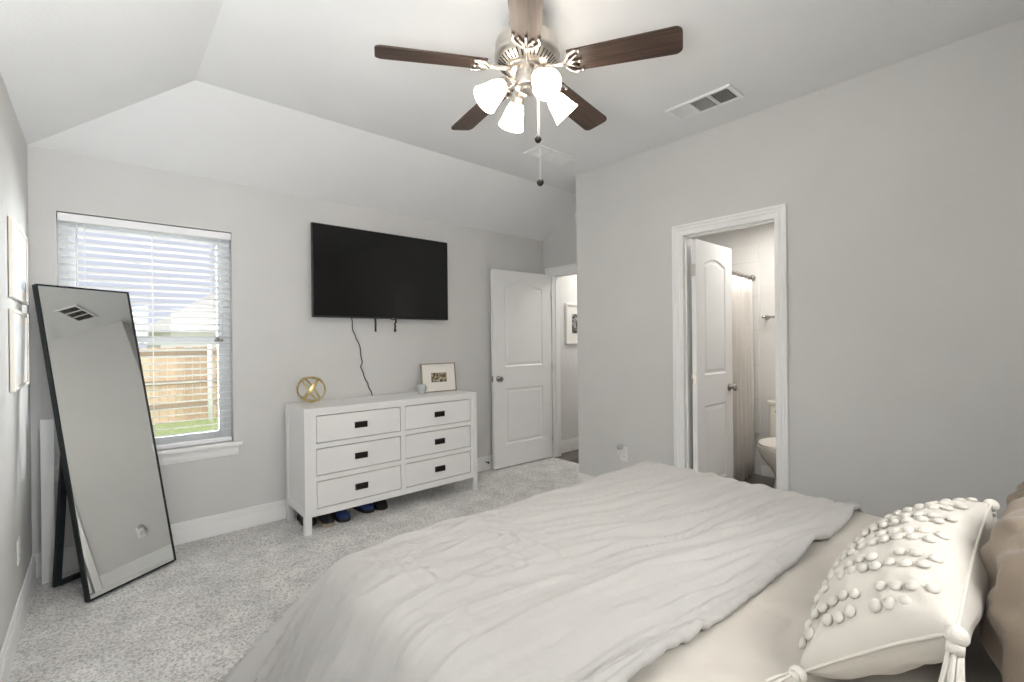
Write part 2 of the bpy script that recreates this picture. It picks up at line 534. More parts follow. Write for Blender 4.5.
EY0, EY1, EZ = -0.120, -0.945, 2.052     # bedroom entry doorway
mb = MB()
mb.box((XE, EY0, -0.1), (XE + T, 0, HC + 0.05)); mb.box((XE, YP, -0.1), (XE + T, EY1, HC + 0.05)); mb.box((XE, EY1, EZ), (XE + T, EY0, HC + 0.05))
struct(mb, 'wall_entry', M['wall'], 'short wall around the bedroom entry doorway', 'wall')

RW = (1.02, 2.22, 1.05, 2.16)            # opening of the added, unseen window around the rear fill lamp
mb = MB()
mb.box((-T, YR - T, -0.1), (RW[0], YR, HC)); mb.box((RW[1], YR - T, -0.1), (XP + T, YR, HC))
mb.box((RW[0], YR - T, -0.1), (RW[1], YR, RW[2])); mb.box((RW[0], YR - T, RW[3]), (RW[1], YR, HC))
struct(mb, 'wall_rear', M['wall'], 'wall behind the bed head with an added, unseen window opening', 'wall')

# ceiling: flat field with sloped strips down to the window wall and the left wall
mb = MB()
th = 0.06
a = Vector((-0.0, 0.0, H)); b = Vector((XE + T, 0.0, H)); hip = Vector((HIP, -HIP, HC)); e = Vector((XE + T, -HIP, HC))
l0 = Vector((0.0, YR - T, H)); l1 = Vector((HIP, YR - T, HC)); r0 = Vector((XE + T, YR - T, HC))
upv = Vector((0, 0, th))
for poly in ([a, b, e, hip], [l0, a, hip, l1], [l1, hip, e, r0]):
    mb.prism(poly, upv)
struct(mb, 'ceiling', M['ceiling'], 'white vaulted ceiling with sloped strips along two walls', 'ceiling')

# skirting boards
def skirting(path_boxes, name, label):
    mb = MB()
    for (x0, y0, x1, y1, nx, ny) in path_boxes:
        for (z0, z1, t) in ((0, 0.098, 0.016), (0.098, 0.104, 0.007), (0.104, 0.121, 0.0135), (0.121, 0.126, 0.006), (0.126, 0.141, 0.0095)):
            mb.box((x0, y0, z0), (x1 + nx * t, y1 + ny * t, z1), 0.0015 if t > 0.008 else 0.0)
    return struct(mb, name, M['trim'], label, 'baseboard')


skirting([(0.0, 0, XE, 0, 0, -1)], 'baseboard_back', 'white stepped baseboard under the window and television')
skirting([(0, YR, 0, -0.017, 1, 0)], 'baseboard_left', 'white stepped baseboard along the left wall')
skirting([(XP, BY0 + 0.060, XP, YP, -1, 0), (XP, YR, XP, BY1 - 0.060, -1, 0)], 'baseboard_right', 'white stepped baseboard along the bathroom wall')


def casing(axis_pos, y0, y1, ztop, w, face_dir, name, label, jamb_depth, stop=None):
    """door casing in a plane x = axis_pos, opening y0 > y1, stepped profile, jamb lining and stop"""
    mb = MB()
    k = w / 0.066
    prof = [(0.004, 0.0), (0.004, 0.008), (0.020, 0.009), (0.026, 0.016), (0.044, 0.017), (0.050, 0.024), (0.066, 0.024), (0.066, 0.0)]
    rows = []
    for (o, t) in prof:
        o *= k
        x = axis_pos + face_dir * t
        rows.append([Vector(q) for q in ((x, y0 + o, 0), (x, y0 + o, ztop + o), (x, y1 - o, ztop + o), (x, y1 - o, 0))])
    mb.grid(rows, smooth=False)
    d = -face_dir * jamb_depth
    mb.box((axis_pos + face_dir * 0.004, y0 - 0.014, 0), (axis_pos + d, y0 + 0.003, ztop + 0.004))
    mb.box((axis_pos + face_dir * 0.004, y1 - 0.003, 0), (axis_pos + d, y1 + 0.014, ztop + 0.004))
    mb.box((axis_pos + face_dir * 0.004, y1 + 0.014, ztop - 0.014), (axis_pos + d, y0 - 0.014, ztop + 0.004))
    if stop:
        s0, s1 = stop
        mb.box((axis_pos - face_dir * s0, y0 - 0.025, 0), (axis_pos - face_dir * s1, y0 - 0.014, ztop - 0.014))
        mb.box((axis_pos - face_dir * s0, y1 + 0.014, 0), (axis_pos - face_dir * s1, y1 + 0.025, ztop - 0.014))
        mb.box((axis_pos - face_dir * s0, y1 + 0.014, ztop - 0.025), (axis_pos - face_dir * s1, y0 - 0.014, ztop - 0.014))
    return struct(mb, name, M['trim'], label, 'door frame')


casing(XP, BY0, BY1, BZ, 0.059, -1, 'trim_1', 'white moulded casing around the bathroom doorway', T + 0.004, (0.03, 0.07))
casing(XE, EY0, EY1, EZ, 0.074, -1, 'trim_2', 'white moulded casing around the bedroom entry doorway', T + 0.004, (0.045, 0.08))

# ------------------------------------------------------------------ hall beyond the entry door
HX0 = XE + T
struct(MB().box((XE, -1.16, -0.12), (6.3, 0.0, -0.004)), 'floor_hall', M['hall_wood'], 'dark wood floor of the hall', 'wood floor')
struct(MB().box((HX0, -0.05, -0.1), (6.3, 0.07, 2.5)), 'wall_hall', M['hall_wall'], 'pale hall wall seen through the entry doorway', 'wall')
struct(MB().box((6.2, -1.16, -0.1), (6.32, -0.05, 2.5)).box((5.17, -1.16, -0.1), (6.2, -1.06, 2.5)), 'wall_hall_end', M['hall_wall'], 'end wall of the hall', 'wall')
struct(MB().box((HX0, -1.16, 2.46), (6.3, -0.05, 2.54)), 'ceiling_hall', M['ceiling'], 'hall ceiling', 'ceiling')
mb = MB()
for (z0, z1, t) in ((0, 0.098, 0.016), (0.098, 0.104, 0.007), (0.104, 0.121, 0.0135), (0.121, 0.126, 0.006), (0.126, 0.141, 0.0095)):
    mb.box((HX0, -0.05, z0), (6.2, -0.05 - t, z1), 0.0)
struct(mb, 'baseboard_hall', M['trim'], 'white baseboard in the hall', 'baseboard')

# ------------------------------------------------------------------ bathroom beyond the right doorway
BX = 5.05
struct(MB().box((XP, -3.2, -0.12), (BX + 0.1, YP - T, 0.004)), 'floor_bathroom', M['bath_floor'], 'dark tiled bathroom floor', 'tile floor')
struct(MB().box((BX, -3.2, -0.1), (BX + 0.1, YP - T, 2.5)), 'wall_bathroom', M['bath_wall'], 'beige bathroom wall behind the toilet', 'wall')
struct(MB().box((XP + T, -3.3, -0.1), (BX + 0.1, -3.2, 2.5)), 'wall_bathroom_side', M['bath_wall'], 'side wall of the bathroom', 'wall')
struct(MB().box((XP + T, -3.2, 2.46), (BX + 0.1, YP - T, 2.54)), 'ceiling_bathroom', M['ceiling'], 'bathroom ceiling', 'ceiling')
mb = MB().box((BX - 0.012, -1.975, 0.40), (BX, YP - T - 0.012, 2.215), 0.003)
mb.box((XP + T, YP - T - 0.012, 0.40), (BX - 0.012, YP - T, 2.215))
struct(mb, 'wall_shower_tile', M['shower_tile'], 'pale tiled shower surround behind the curtain', 'tiled wall')
struct(MB().box((BX - 0.014, -3.2, 0), (BX, -1.98, 0.10), 0.003), 'baseboard_bathroom', M['trim'], 'white baseboard behind the toilet', 'baseboard')


# ------------------------------------------------------------------ doors (moulded two-panel slabs, arched top panel)
def offset_poly(p, d):
    """inward offset of a counter-clockwise 2-D polygon"""
    n = len(p)
    out = []
    for i in range(n):
        a, b, c = Vector(p[i - 1]), Vector(p[i]), Vector(p[(i + 1) % n])
        e1 = (b - a).normalized(); e2 = (c - b).normalized()
        n1 = Vector((-e1.y, e1.x)); n2 = Vector((-e2.y, e2.x))
        m = (n1 + n2)
        m.normalize()
        k = max(0.35, m.dot(n1))
        out.append(tuple(b + m * (d / k)))
    return out


def door_slab(w, h, panels, th=0.035):
    """local frame: x 0..w along the slab, z 0..h, faces at y 0 (towards -y) and y = th"""
    mb = MB()
    bm = mb.bm
    for side in (0, 1):
        y = 0.0 if side == 0 else th
        s = 1 if side == 0 else -1
        def V(p, dep):
            return bm.verts.new((p[0], y + s * dep, p[1]))
        outer = [V(p, 0) for p in ((0, 0), (w, 0), (w, h), (0, h))]
        edges = [bm.edges.new((outer[i], outer[(i + 1) % 4])) for i in range(4)]
        for pn in panels:
            loops = []
            for off, dep in ((0, 0), (0.010, 0.007), (0.022, 0.007), (0.040, 0.002)):
                q = offset_poly(pn, off) if off else pn
                loops.append([V(p, dep) for p in q])
            n = len(pn)
            for a, b in zip(loops[:-1], loops[1:]):
                for i in range(n):
                    bm.faces.new((a[i], a[(i + 1) % n], b[(i + 1) % n], b[i]))
            bm.faces.new(loops[-1])
            edges += [bm.edges.get((loops[0][i], loops[0][(i + 1) % n])) for i in range(n)]
        bmesh.ops.triangle_fill(bm, edges=edges, use_beauty=True, use_dissolve=False)
    mb.box((0, 0.0001, 0), (0.0001, th - 0.0001, h)); mb.box((w - 0.0001, 0.0001, 0), (w, th - 0.0001, h))
    mb.box((0, 0.0001, h - 0.0001), (w, th - 0.0001, h)); mb.box((0, 0.0001, 0), (w, th - 0.0001, 0.0001))
    return mb


def arch_panel(x0, x1, z0, z1, rise, n=14):
    p = [(x0, z0), (x1, z0), (x1, z1)]
    for i in range(1, n):
        t = i / n
        x = x1 + (x0 - x1) * t
        s = sin(pi * t)
        p.append((x, z1 + rise * s ** 1.3))
    p.append((x0, z1))
    return p


def knob(mb, side, x, z, th=0.035, reach=0.058):
    y0 = 0.0 if side < 0 else th
    m = Matrix.Translation((x, y0, z)) @ Matrix.Rotation(radians(90) * (1 if side < 0 else -1), 4, 'X')
    k = reach / 0.058
    mb.lathe([(0.0, 0.0), (0.031, 0.0), (0.031, 0.004), (0.026, 0.008 * k), (0.012, 0.010 * k), (0.011, 0.024 * k), (0.018, 0.030 * k), (0.026, 0.038 * k), (0.0275, 0.046 * k), (0.023, 0.054 * k), (0.012, 0.058 * k), (0.0, 0.0585 * k)], 24, m, caps=False)


# entry door, swung open against the window wall
d1 = Vector((3.283, -0.098, 0)); d2 = Vector((4.094, -0.128, 0))
wd = (d2 - d1).length
dr = thing('door_1', 'white two panel entry door standing open against the back wall', 'door', (d1.x, d1.y, 0.013), (0, 0, atan2(d2.y - d1.y, d2.x - d1.x)), kind='structure')
pan = [arch_panel(0.150, wd - 0.132, 1.035, 1.862, 0.040), [(0.150, 0.232), (wd - 0.132, 0.232), (wd - 0.132, 0.808), (0.150, 0.808)]]
door_slab(wd, 2.030, pan).build('door_slab', M['door'], dr, local=True)
mb = MB(); knob(mb, -1, 0.062, 0.915); knob(mb, 1, 0.062, 0.915, reach=0.036)
mb.box((-0.002, 0.006, 0.885), (0.001, 0.029, 0.945), 0.0005); mb.box((-0.010, 0.012, 0.905), (0.0, 0.023, 0.925), 0.002)
tag(mb.build('door_knob', M['dark_nickel'], dr, local=True), 'dark nickel round knob with latch')
for z in (0.22, 1.02, 1.80):
    mb = MB().tube([(wd + 0.004, -0.004, z - 0.045), (wd + 0.004, -0.004, z + 0.045)], 0.006, 10)
    mb.box((wd - 0.0005, 0.0, z - 0.044), (wd + 0.003, 0.030, z + 0.044))
    mb.build('hinge', M['nickel'], dr, local=True)

# bathroom door, opened at a right angle into the bathroom
wb = 0.592
br = thing('door_2', 'white two panel bathroom door opened inwards', 'door', (XP + T + 0.004 - 0.085, -2.128, 0.014), (0, 0, radians(0.6)), kind='structure')
pan = [arch_panel(0.118, wb - 0.118, 1.035, 1.862, 0.040), [(0.118, 0.232), (wb - 0.118, 0.232), (wb - 0.118, 0.808), (0.118, 0.808)]]
door_slab(wb, 2.022, pan).build('door_slab', M['door'], br, local=True)
mb = MB(); knob(mb, -1, wb - 0.062, 0.915); knob(mb, 1, wb - 0.062, 0.915)
tag(mb.build('door_knob', M['dark_nickel'], br, local=True), 'dark nickel round knobs')
for z in (0.22, 1.02, 1.80):
    mb = MB().tube([(-0.006, 0.035, z - 0.045), (-0.006, 0.035, z + 0.045)], 0.006, 10)
    mb.box((-0.003, 0.003, z - 0.044), (0.0005, 0.033, z + 0.044))
    mb.build('hinge', M['nickel'], br, local=True)

# spring door stop on the skirting behind the entry door
ds = thing('door_stop', 'small dark door stop on the baseboard behind the entry door', 'door stop', (3.235, -0.016, 0.085))
MB().tube([(3.235, -0.016, 0.085), (3.235, -0.055, 0.085)], 0.006, 10).build('spring', M['dark_nickel'], ds)
MB().tube([(3.235, -0.055, 0.085), (3.235, -0.066, 0.085)], 0.010, 12).build('rubber_tip', M['cord'], ds)

# ------------------------------------------------------------------ window of the back wall
win = thing('window_1', 'double hung window beside the tall mirror', 'window', (0.557, 0.09, WZ0), kind='structure')
mb = MB()
fy0, fy1 = 0.075, 0.118
for (x0, x1, z0, z1) in ((WX0, WX0 + 0.045, WZ0, WZ1), (WX1 - 0.045, WX1, WZ0, WZ1), (WX0 + 0.045, WX1 - 0.045, WZ1 - 0.04, WZ1), (WX0 + 0.045, WX1 - 0.045, WZ0, WZ0 + 0.035)):
    mb.box((x0, fy0, z0), (x1, fy1, z1), 0.002)
mb.build('window_frame', M['sash'], win)
mid = 1.345
for nm, yy, z0, z1 in (('upper_sash', 0.098, mid - 0.02, WZ1 - 0.04), ('lower_sash', 0.078, WZ0 + 0.035, mid + 0.022)):
    mb = MB()
    x0, x1 = WX0 + 0.045, WX1 - 0.045
    for (a0, a1, b0, b1) in ((x0, x0 + 0.03, z0, z1), (x1 - 0.03, x1, z0, z1), (x0 + 0.03, x1 - 0.03, z1 - 0.036, z1), (x0 + 0.03, x1 - 0.03, z0, z0 + 0.036)):
        mb.box((a0, yy, b0), (a1, yy + 0.018, b1), 0.002)
    s = mb.build(nm, M['sash'], win)
    MB().box((x0 + 0.03, yy + 0.007, z0 + 0.036), (x1 - 0.03, yy + 0.011, z1 - 0.036)).build('pane', M['glass'], s)
mb = MB().box((0.905, 0.055, mid - 0.012), (0.955, 0.080, mid + 0.004), 0.003); mb.tube([(0.93, 0.06, mid), (0.912, 0.052, mid + 0.016)], 0.006, 8)
tag(mb.build('sash_lock', M['lock'], win), 'dark sash lock')
mb = MB()
mb.box((WX0 - 0.045, -0.048, WZ0 - 0.026), (WX1 + 0.045, 0.075, WZ0), 0.005)
mb.build('window_sill', M['trim'], win)
mb = MB()
for (z0, z1, t) in ((WZ0 - 0.098, WZ0 - 0.080, 0.010), (WZ0 - 0.080, WZ0 - 0.045, 0.016), (WZ0 - 0.045, WZ0 - 0.026, 0.024)):
    mb.box((WX0 - 0.030, -t, z0), (WX1 + 0.030, 0.0, z1), 0.002)
mb.build('apron', M['trim'], win)

# frame of the rear window, an unseen addition to house the fill lamp
rw = thing('added_window', 'unseen window added behind the bed head for the fill lamp', 'window', (1.62, YR - 0.06, RW[2]), kind='structure')
mb = MB()
for (x0, x1, z0, z1) in ((RW[0], RW[0] + 0.04, RW[2], RW[3]), (RW[1] - 0.04, RW[1], RW[2], RW[3]), (RW[0], RW[1], RW[3] - 0.04, RW[3]), (RW[0], RW[1], RW[2], RW[2] + 0.04), (RW[0], RW[1], 1.72, 1.75)):
    mb.box((x0, YR - 0.03, z0), (x1, YR + 0.005, z1), 0.002)
mb.build('window_frame', M['trim'], rw)

tag(MB().box((RW[0] + 0.005, YR - 0.05, RW[2] + 0.005), (RW[1] - 0.005, YR - 0.047, RW[3] - 0.005)).build('sun_blocker', M['blind'], rw), 'white sheet added to close the rear opening against the sun')  # added sheet that keeps the sun out of the rear opening

# venetian blind inside the reveal
bl = thing('window_blind', 'white slatted blind hanging in the window, slats tilted open', 'blind', (0.557, 0.03, 0.64))
mb = MB()
x0, x1 = WX0 + 0.006, WX1 - 0.006
mb.box((x0, 0.008, 2.046), (x1, 0.060, WZ1 - 0.006), 0.002)
mb.build('headrail', M['blind'], bl)
mb = MB()
mb.box((x0 - 0.002, -0.004, 2.046), (x1 + 0.002, 0.004, WZ1 - 0.008), 0.002)
mb.build('valance', M['blind'], bl)
mb = MB()
z = 2.012
tilt = radians(-14)
while z > 0.70:
    rows = []
    for k in range(7):
        t = (k / 6 - 0.5)
        yy = 0.034 + t * 0.047 * cos(tilt); zz = z + t * 0.047 * sin(tilt) + 0.0028 * (1 - (2 * t) ** 2)
        rows.append([Vector((x0 + 0.003, yy, zz + 0.0012)), Vector((x1 - 0.003, yy, zz + 0.0012))])
    for k in reversed(range(7)):
        t = (k / 6 - 0.5)
        yy = 0.034 + t * 0.047 * cos(tilt); zz = z + t * 0.047 * sin(tilt) + 0.0028 * (1 - (2 * t) ** 2)
        rows.append([Vector((x0 + 0.003, yy, zz - 0.0012)), Vector((x1 - 0.003, yy, zz - 0.0012))])
    rows.append(rows[0])
    mb.grid(rows, smooth=False)
    z -= 0.0432
mb.build('slats', M['blind'], bl)
MB().box((x0 + 0.002, 0.008, 0.634), (x1 - 0.002, 0.060, 0.660), 0.003).build('bottom_rail', M['blind'], bl)
mb = MB()
for xx in (0.235, 0.557, 0.880):
    for yy in (0.0095, 0.0585):
        mb.tube([(xx, yy, 0.66), (xx, yy, 2.04)], 0.0012, 6)
mb.build('ladder_cords', M['blind'], bl)
MB().tube([(0.20, 0.002, 2.03), (0.20, -0.002, 1.40)], 0.004, 8).build('tilt_wand', M['blind'], bl)

# ------------------------------------------------------------------ outside
struct(MB().box((-12, 0.4, -0.42), (16, 26, -0.30)), 'ground', M['grass'], 'green lawn beyond the window', 'lawn')
fn = thing('garden_fence', 'brown wooden plank fence beyond the window', 'fence', (2, 8.0, -0.30))
mb = MB()
x = -4.0
i = 0
while x < 9:
    mb.box((x + 0.004, 8.0, -0.28), (x + 0.136, 8.02, 1.24 + 0.012 * sin(i * 2.3)))
    x += 0.14; i += 1
mb.build('fence_boards', M['fence'], fn)
mb = MB()
for z in (0.0, 0.48, 1.08):
    mb.box((-4, 7.96, z), (9, 8.0, z + 0.09))
mb.build('fence_rails', M['fence_rail'], fn)
tag(MB().tube([(2.03, 7.88, -0.30), (2.03, 7.88, 1.32)], 0.045, 14).build('white_pole', M['vinyl_post']), 'thin white pole in front of the wooden fence', 'pole')
nb = thing('neighbour_house', 'pale neighbouring house with a pitched roof beyond the fence', 'house', (3.2, 15.5, -0.30))
MB().box((1.75, 15.0, -0.30), (6.5, 21.0, 1.75)).build('house_wall', M['siding'], nb)
mb = MB()
mb.prism([(1.2, 14.7, 1.70), (6.9, 14.7, 1.70), (4.05, 14.7, 3.55)], (0, 6.6, 0))
mb.build('roof', M['shingle'], nb)

# ------------------------------------------------------------------ television with its cords
tv = thing('television', 'large black flat screen television mounted on the back wall', 'television', (2.136, -0.065, 1.513))
TX0, TX1, TZ0, TZ1, TY = 1.520, 2.752, 1.514, 2.241, -0.090
mb = MB().box((TX0, TY + 0.002, TZ0), (TX1, TY + 0.030, TZ1), 0.004)
mb.box((TX0 + 0.12, TY + 0.030, TZ0 + 0.03), (TX1 - 0.12, TY + 0.055, TZ0 + 0.42), 0.008)
mb.build('housing', M['tv_plastic'], tv)
MB().box((TX0 + 0.007, TY - 0.001, TZ0 + 0.014), (TX1 - 0.007, TY + 0.003, TZ1 - 0.007), 0.001).build('screen', M['tv_screen'], tv)
mb = MB().box((1.95, TY + 0.055, 1.66), (2.32, -0.002, 1.98), 0.003); mb.box((1.86, TY + 0.045, 1.58), (1.90, -0.006, 2.05)); mb.box((2.37, TY + 0.045, 1.58), (2.41, -0.006, 2.05))
mb.build('wall_bracket', M['tv_plastic'], tv)
mb = MB().box((2.170, TY - 0.002, TZ0 - 0.008), (2.205, TY + 0.006, TZ0 + 0.006), 0.001)
mb.build('sensor_bump', M['tv_plastic'], tv)
tag(MB().box((2.176, TY - 0.0035, TZ0 - 0.001), (2.199, TY - 0.0015, TZ0 + 0.004)).build('emblem', M['chrome'], tv), 'tiny silver emblem')


def wavy(pts, n=40, amp=0.004, seed=1.0, off=Vector((1, 0, 0))):
    out = []
    pts = [Vector(p) for p in pts]
    k = len(pts) - 1
    for i in range(n + 1):
        t = i / n * k
        j = min(int(t), k - 1)
        f = t - j
        p0, p1, p2, p3 = pts[max(j - 1, 0)], pts[j], pts[j + 1], pts[min(j + 2, k)]
        q = 0.5 * ((2 * p1) + (p2 - p0) * f + (2 * p0 - 5 * p1 + 4 * p2 - p3) * f * f + (-p0 + 3 * p1 - 3 * p2 + p3) * f ** 3)
        q = q + off * amp * sin(i * 0.9 + seed) * min(1, 4 * i / n, 4 * (n - i) / n)
        out.append(q)
    return out


tag(MB().tube(wavy([(1.845, -0.020, 1.560), (1.856, -0.018, 1.50), (1.872, -0.010, 1.40), (1.915, -0.008, 1.31), (1.942, -0.008, 1.17), (1.935, -0.008, 1.10), (1.975, -0.008, 1.00), (2.005, -0.008, 0.93), (2.035, -0.012, 0.84), (2.04, -0.014, 0.72)], 60, 0.004), 0.0042, 8).build('power_cord', M['cord']), 'long thin black cord hanging from the television behind the dresser', 'cord')
tag(MB().tube(wavy([(2.056, -0.03, 1.56), (2.056, -0.03, 1.48), (2.058, -0.028, 1.405)], 14, 0.001), 0.008, 8).build('pull_strap', M['cord']), 'straight black strap hanging below the television centre', 'strap')
mb = MB()
mb.tube(wavy([(2.238, -0.03, 1.56), (2.244, -0.03, 1.50), (2.236, -0.03, 1.46), (2.238, -0.03, 1.425)], 20, 0.004), 0.008, 8)
mb.sphere((2.238, -0.03, 1.418), 0.012, 10, 8, (1, 0.8, 1.3))
tag(mb.build('pull_strap', M['cord']), 'knotted black strap hanging below the television, right of its centre', 'strap')

# ------------------------------------------------------------------ dresser
DX0, DX1, DY0, DY1, DH = 1.334, 2.797, -0.019, -0.459, 0.864
drs = thing('dresser', 'white six drawer dresser with black cup pulls under the television', 'dresser', ((DX0 + DX1) / 2, (DY0 + DY1) / 2, 0))
MB().box((DX0, DY0, 0.838), (DX1, DY1, DH), 0.003).build('dresser_top', M['white_lacquer'], drs)
PW = 0.045
for (px, py) in ((DX0, DY1), (DX1 - PW, DY1), (DX0, DY0 - PW), (DX1 - PW, DY0 - PW)):
    MB().box((px, py, 0.0), (px + PW, py + PW, 0.838), 0.002).build('leg', M['white_lacquer'], drs)
mb = MB()
fy = DY1 + 0.004
RX = [(1.414, 2.058), (2.096, 2.731)]
RZ = [(0.618, 0.812), (0.393, 0.583), (0.166, 0.357)]
# face frame
for (x0, x1) in ((DX0 + PW, RX[0][0]), (RX[0][1], RX[1][0]), (RX[1][1], DX1 - PW)):
    mb.box((x0, fy, 0.118), (x1, fy + 0.022, 0.838), 0.001)
for (x0, x1) in RX:
    for (z0, z1) in ((0.118, RZ[2][0]), (RZ[2][1], RZ[1][0]), (RZ[1][1], RZ[0][0]), (RZ[0][1], 0.838)):
        mb.box((x0 - 0.001, fy, z0), (x1 + 0.001, fy + 0.022, z1), 0.001)
# panelled ends, rails, back and bottom
for sx, s in ((DX0, 1), (DX1, -1)):
    mb.box((sx + s * 0.012, DY1 + PW, 0.12), (sx + s * 0.024, DY0 - PW, 0.838))
    mb.box((sx + s * 0.003, DY1 + PW, 0.118), (sx + s * 0.022, DY0 - PW, 0.172), 0.001)
    mb.box((sx + s * 0.003, DY1 + PW, 0.800), (sx + s * 0.022, DY0 - PW, 0.838), 0.001)
mb.box((DX0 + 0.02, DY0 - 0.012, 0.12), (DX1 - 0.02, DY0 - 0.004, 0.838))
mb.box((DX0 + 0.02, DY1 + 0.02, 0.125), (DX1 - 0.02, DY0 - 0.01, 0.140))
mb.build('body', M['white_lacquer'], drs)
g = 0.004
for (z0, z1) in RZ:
    for (x0, x1) in RX:
        mb = MB().box((x0 + g, fy + 0.005, z0 + g), (x1 - g, fy + 0.022, z1 - g - 0.002), 0.0015)
        mb.box((x0 + 0.02, fy + 0.022, z0 + 0.015), (x1 - 0.02, DY0 - 0.05, z1 - 0.02))
        dw = mb.build('drawer', M['white_lacquer'], drs)
        cx, cz = (x0 + x1) / 2 + 0.001, (z0 + z1) / 2 - 0.002
        hy = fy + 0.005
        mb = MB().box((cx - 0.048, hy - 0.003, cz - 0.022), (cx + 0.048, hy, cz + 0.022), 0.001)
        # rectangular rim with a hooded upper half
        for (u0, u1, w0, w1) in ((-0.048, 0.048, 0.018, 0.022), (-0.048, 0.048, -0.022, -0.018), (-0.048, -0.044, -0.018, 0.018), (0.044, 0.048, -0.018, 0.018)):
            mb.box((cx + u0, hy - 0.008, cz + w0), (cx + u1, hy - 0.003, cz + w1), 0.0008)
        mb.prism([(cx - 0.044, hy - 0.003, cz + 0.018), (cx - 0.044, hy - 0.013, cz + 0.014), (cx - 0.044, hy - 0.013, cz - 0.002), (cx - 0.044, hy - 0.010, cz - 0.002), (cx - 0.044, hy - 0.003, cz + 0.010)], (0.088, 0, 0))
        tag(mb.build('handle', M['bronze'], dw), 'black rectangular cup pull')

# things on the dresser
orb = thing('wire_orb', 'gold open wire orb on the left end of the dresser', 'orb ornament', (1.478, -0.165, DH))
oc = Vector((1.478, -0.165, DH + 0.106))
for i, (ax, az) in enumerate(((56, 62), (60, 148), (55, 244), (61, 330), (88, 140))):
    rm = Matrix.Rotation(radians(az), 3, 'Z') @ Matrix.Rotation(radians(ax), 3, 'X')
    R0 = 0.1045 - 0.0016 * i
    rows = []
    for k in range(49):
        t = 2 * pi * k / 48
        ring = []
        for (dr_, dz_) in ((-0.0012, -0.0065), (0.0012, -0.0065), (0.0012, 0.0065), (-0.0012, 0.0065)):
            ring.append(oc + rm @ Vector(((R0 + dr_) * cos(t), (R0 + dr_) * sin(t), dz_)))
        rows.append(ring)
    mb = MB(); mb.grid(rows, smooth=False, closed_u=True)
    mb.build('ring', M['gold'], orb, weld=1e-5)

pf = thing('photo_frame', 'small brown framed photo with a wide cream mat on the dresser', 'photo frame', (2.587, -0.185, DH), (radians(-7), 0, radians(-6)))
fw, fh = 0.340, 0.258
mb = MB()
for (x0, x1, z0, z1) in ((-fw / 2, fw / 2, 0, 0.009), (-fw / 2, fw / 2, fh - 0.009, fh), (-fw / 2, -fw / 2 + 0.009, 0.009, fh - 0.009), (fw / 2 - 0.009, fw / 2, 0.009, fh - 0.009)):
    mb.box((x0, -0.010, z0), (x1, 0.010, z1), 0.001)
mb.build('frame', M['frame_wood'], pf, local=True)
MB().box((-fw / 2 + 0.009, -0.004, 0.009), (fw / 2 - 0.009, 0.004, fh - 0.009)).build('mat_board', M['paper'], pf, local=True)
mb = MB().box((-0.075, -0.0055, 0.088), (-0.001, -0.0038, 0.172)); mb.box((0.003, -0.0055, 0.088), (0.077, -0.0038, 0.172))
tag(mb.build('photograph', M['portrait'], pf, local=True), 'two small dark portrait prints side by side')
MB().prism([(-0.03, 0.010, 0.20), (0.03, 0.010, 0.20), (0.03, 0.085, 0.012), (-0.03, 0.085, 0.012)], (0, 0.004, 0)).build('easel_back', M['frame_wood'], pf, local=True)

cd = thing('candle_jar', 'small frosted glass candle holder left of the framed photo', 'candle holder', (2.392, -0.205, DH))
jm = Matrix.Translation((2.392, -0.205, DH))
MB().lathe([(0.0, 0.0), (0.030, 0.0), (0.033, 0.004), (0.030, 0.012), (0.036, 0.026), (0.041, 0.045), (0.040, 0.062), (0.034, 0.076), (0.028, 0.082), (0.025, 0.080), (0.033, 0.066), (0.036, 0.046), (0.028, 0.024), (0.0, 0.020)], 24, jm, caps=False).build('jar', M['frost'], cd)
MB().lathe([(0.0, 0.021), (0.026, 0.024), (0.031, 0.045), (0.0, 0.047)], 20, jm, caps=False).build('wax', M['tuft'], cd)


# shoes under the dresser
def make_shoe(label, upper, sole, loc, rz, L=0.27):
    t = thing('shoe', label, 'shoe', loc, (0, 0, rz), group='shoes under the dresser')
    k = L / 0.28
    secs = []
    prof = [(-0.140, 0.012, 0.050), (-0.130, 0.030, 0.085), (-0.105, 0.036, 0.100), (-0.07, 0.036, 0.098), (-0.03, 0.037, 0.086), (0.01, 0.041, 0.078), (0.05, 0.046, 0.066), (0.09, 0.046, 0.056), (0.12, 0.036, 0.046), (0.137, 0.018, 0.034), (0.142, 0.004, 0.026)]
    rows = []
    for (x, w, h) in prof:
        ring = []
        for j in range(14):
            a = pi * j / 13
            ring.append(Vector((x * k, w * cos(a) * (1.0 if j not in (0, 13) else 0.96), 0.022 + (h - 0.022) * max(0.0, sin(a)) ** 0.75)))
        rows.append(ring)
    mb = MB(); mb.grid(rows)
    mb.build('upper', upper, t, local=True)
    mb = MB()
    outline = [(x * k, (w + 0.004)) for (x, w, h) in prof] + [(x * k, -(w + 0.004)) for (x, w, h) in reversed(prof)]
    mb.prism([(x, y, 0.0) for x, y in outline], (0, 0, 0.024))
    mb.build('sole', sole, t, local=True)
    mb = MB()
    for i in range(4):
        x = (-0.01 + i * 0.022) * k
        hh = 0.092 - i * 0.0055
        mb.tube([(x, -0.020, hh - 0.010), (x, 0, hh), (x, 0.020, hh - 0.010)], 0.0028, 6)
    mb.build('laces', sole, t, local=True)
    MB().lathe([(0.024, 0.0), (0.027, 0.003), (0.024, 0.006)], 16, Matrix.Translation((-0.088 * k, 0, 0.096)) @ Matrix.Scale(1.3, 4, (1, 0, 0)), caps=False).build('collar', upper, t, local=True)
    return t


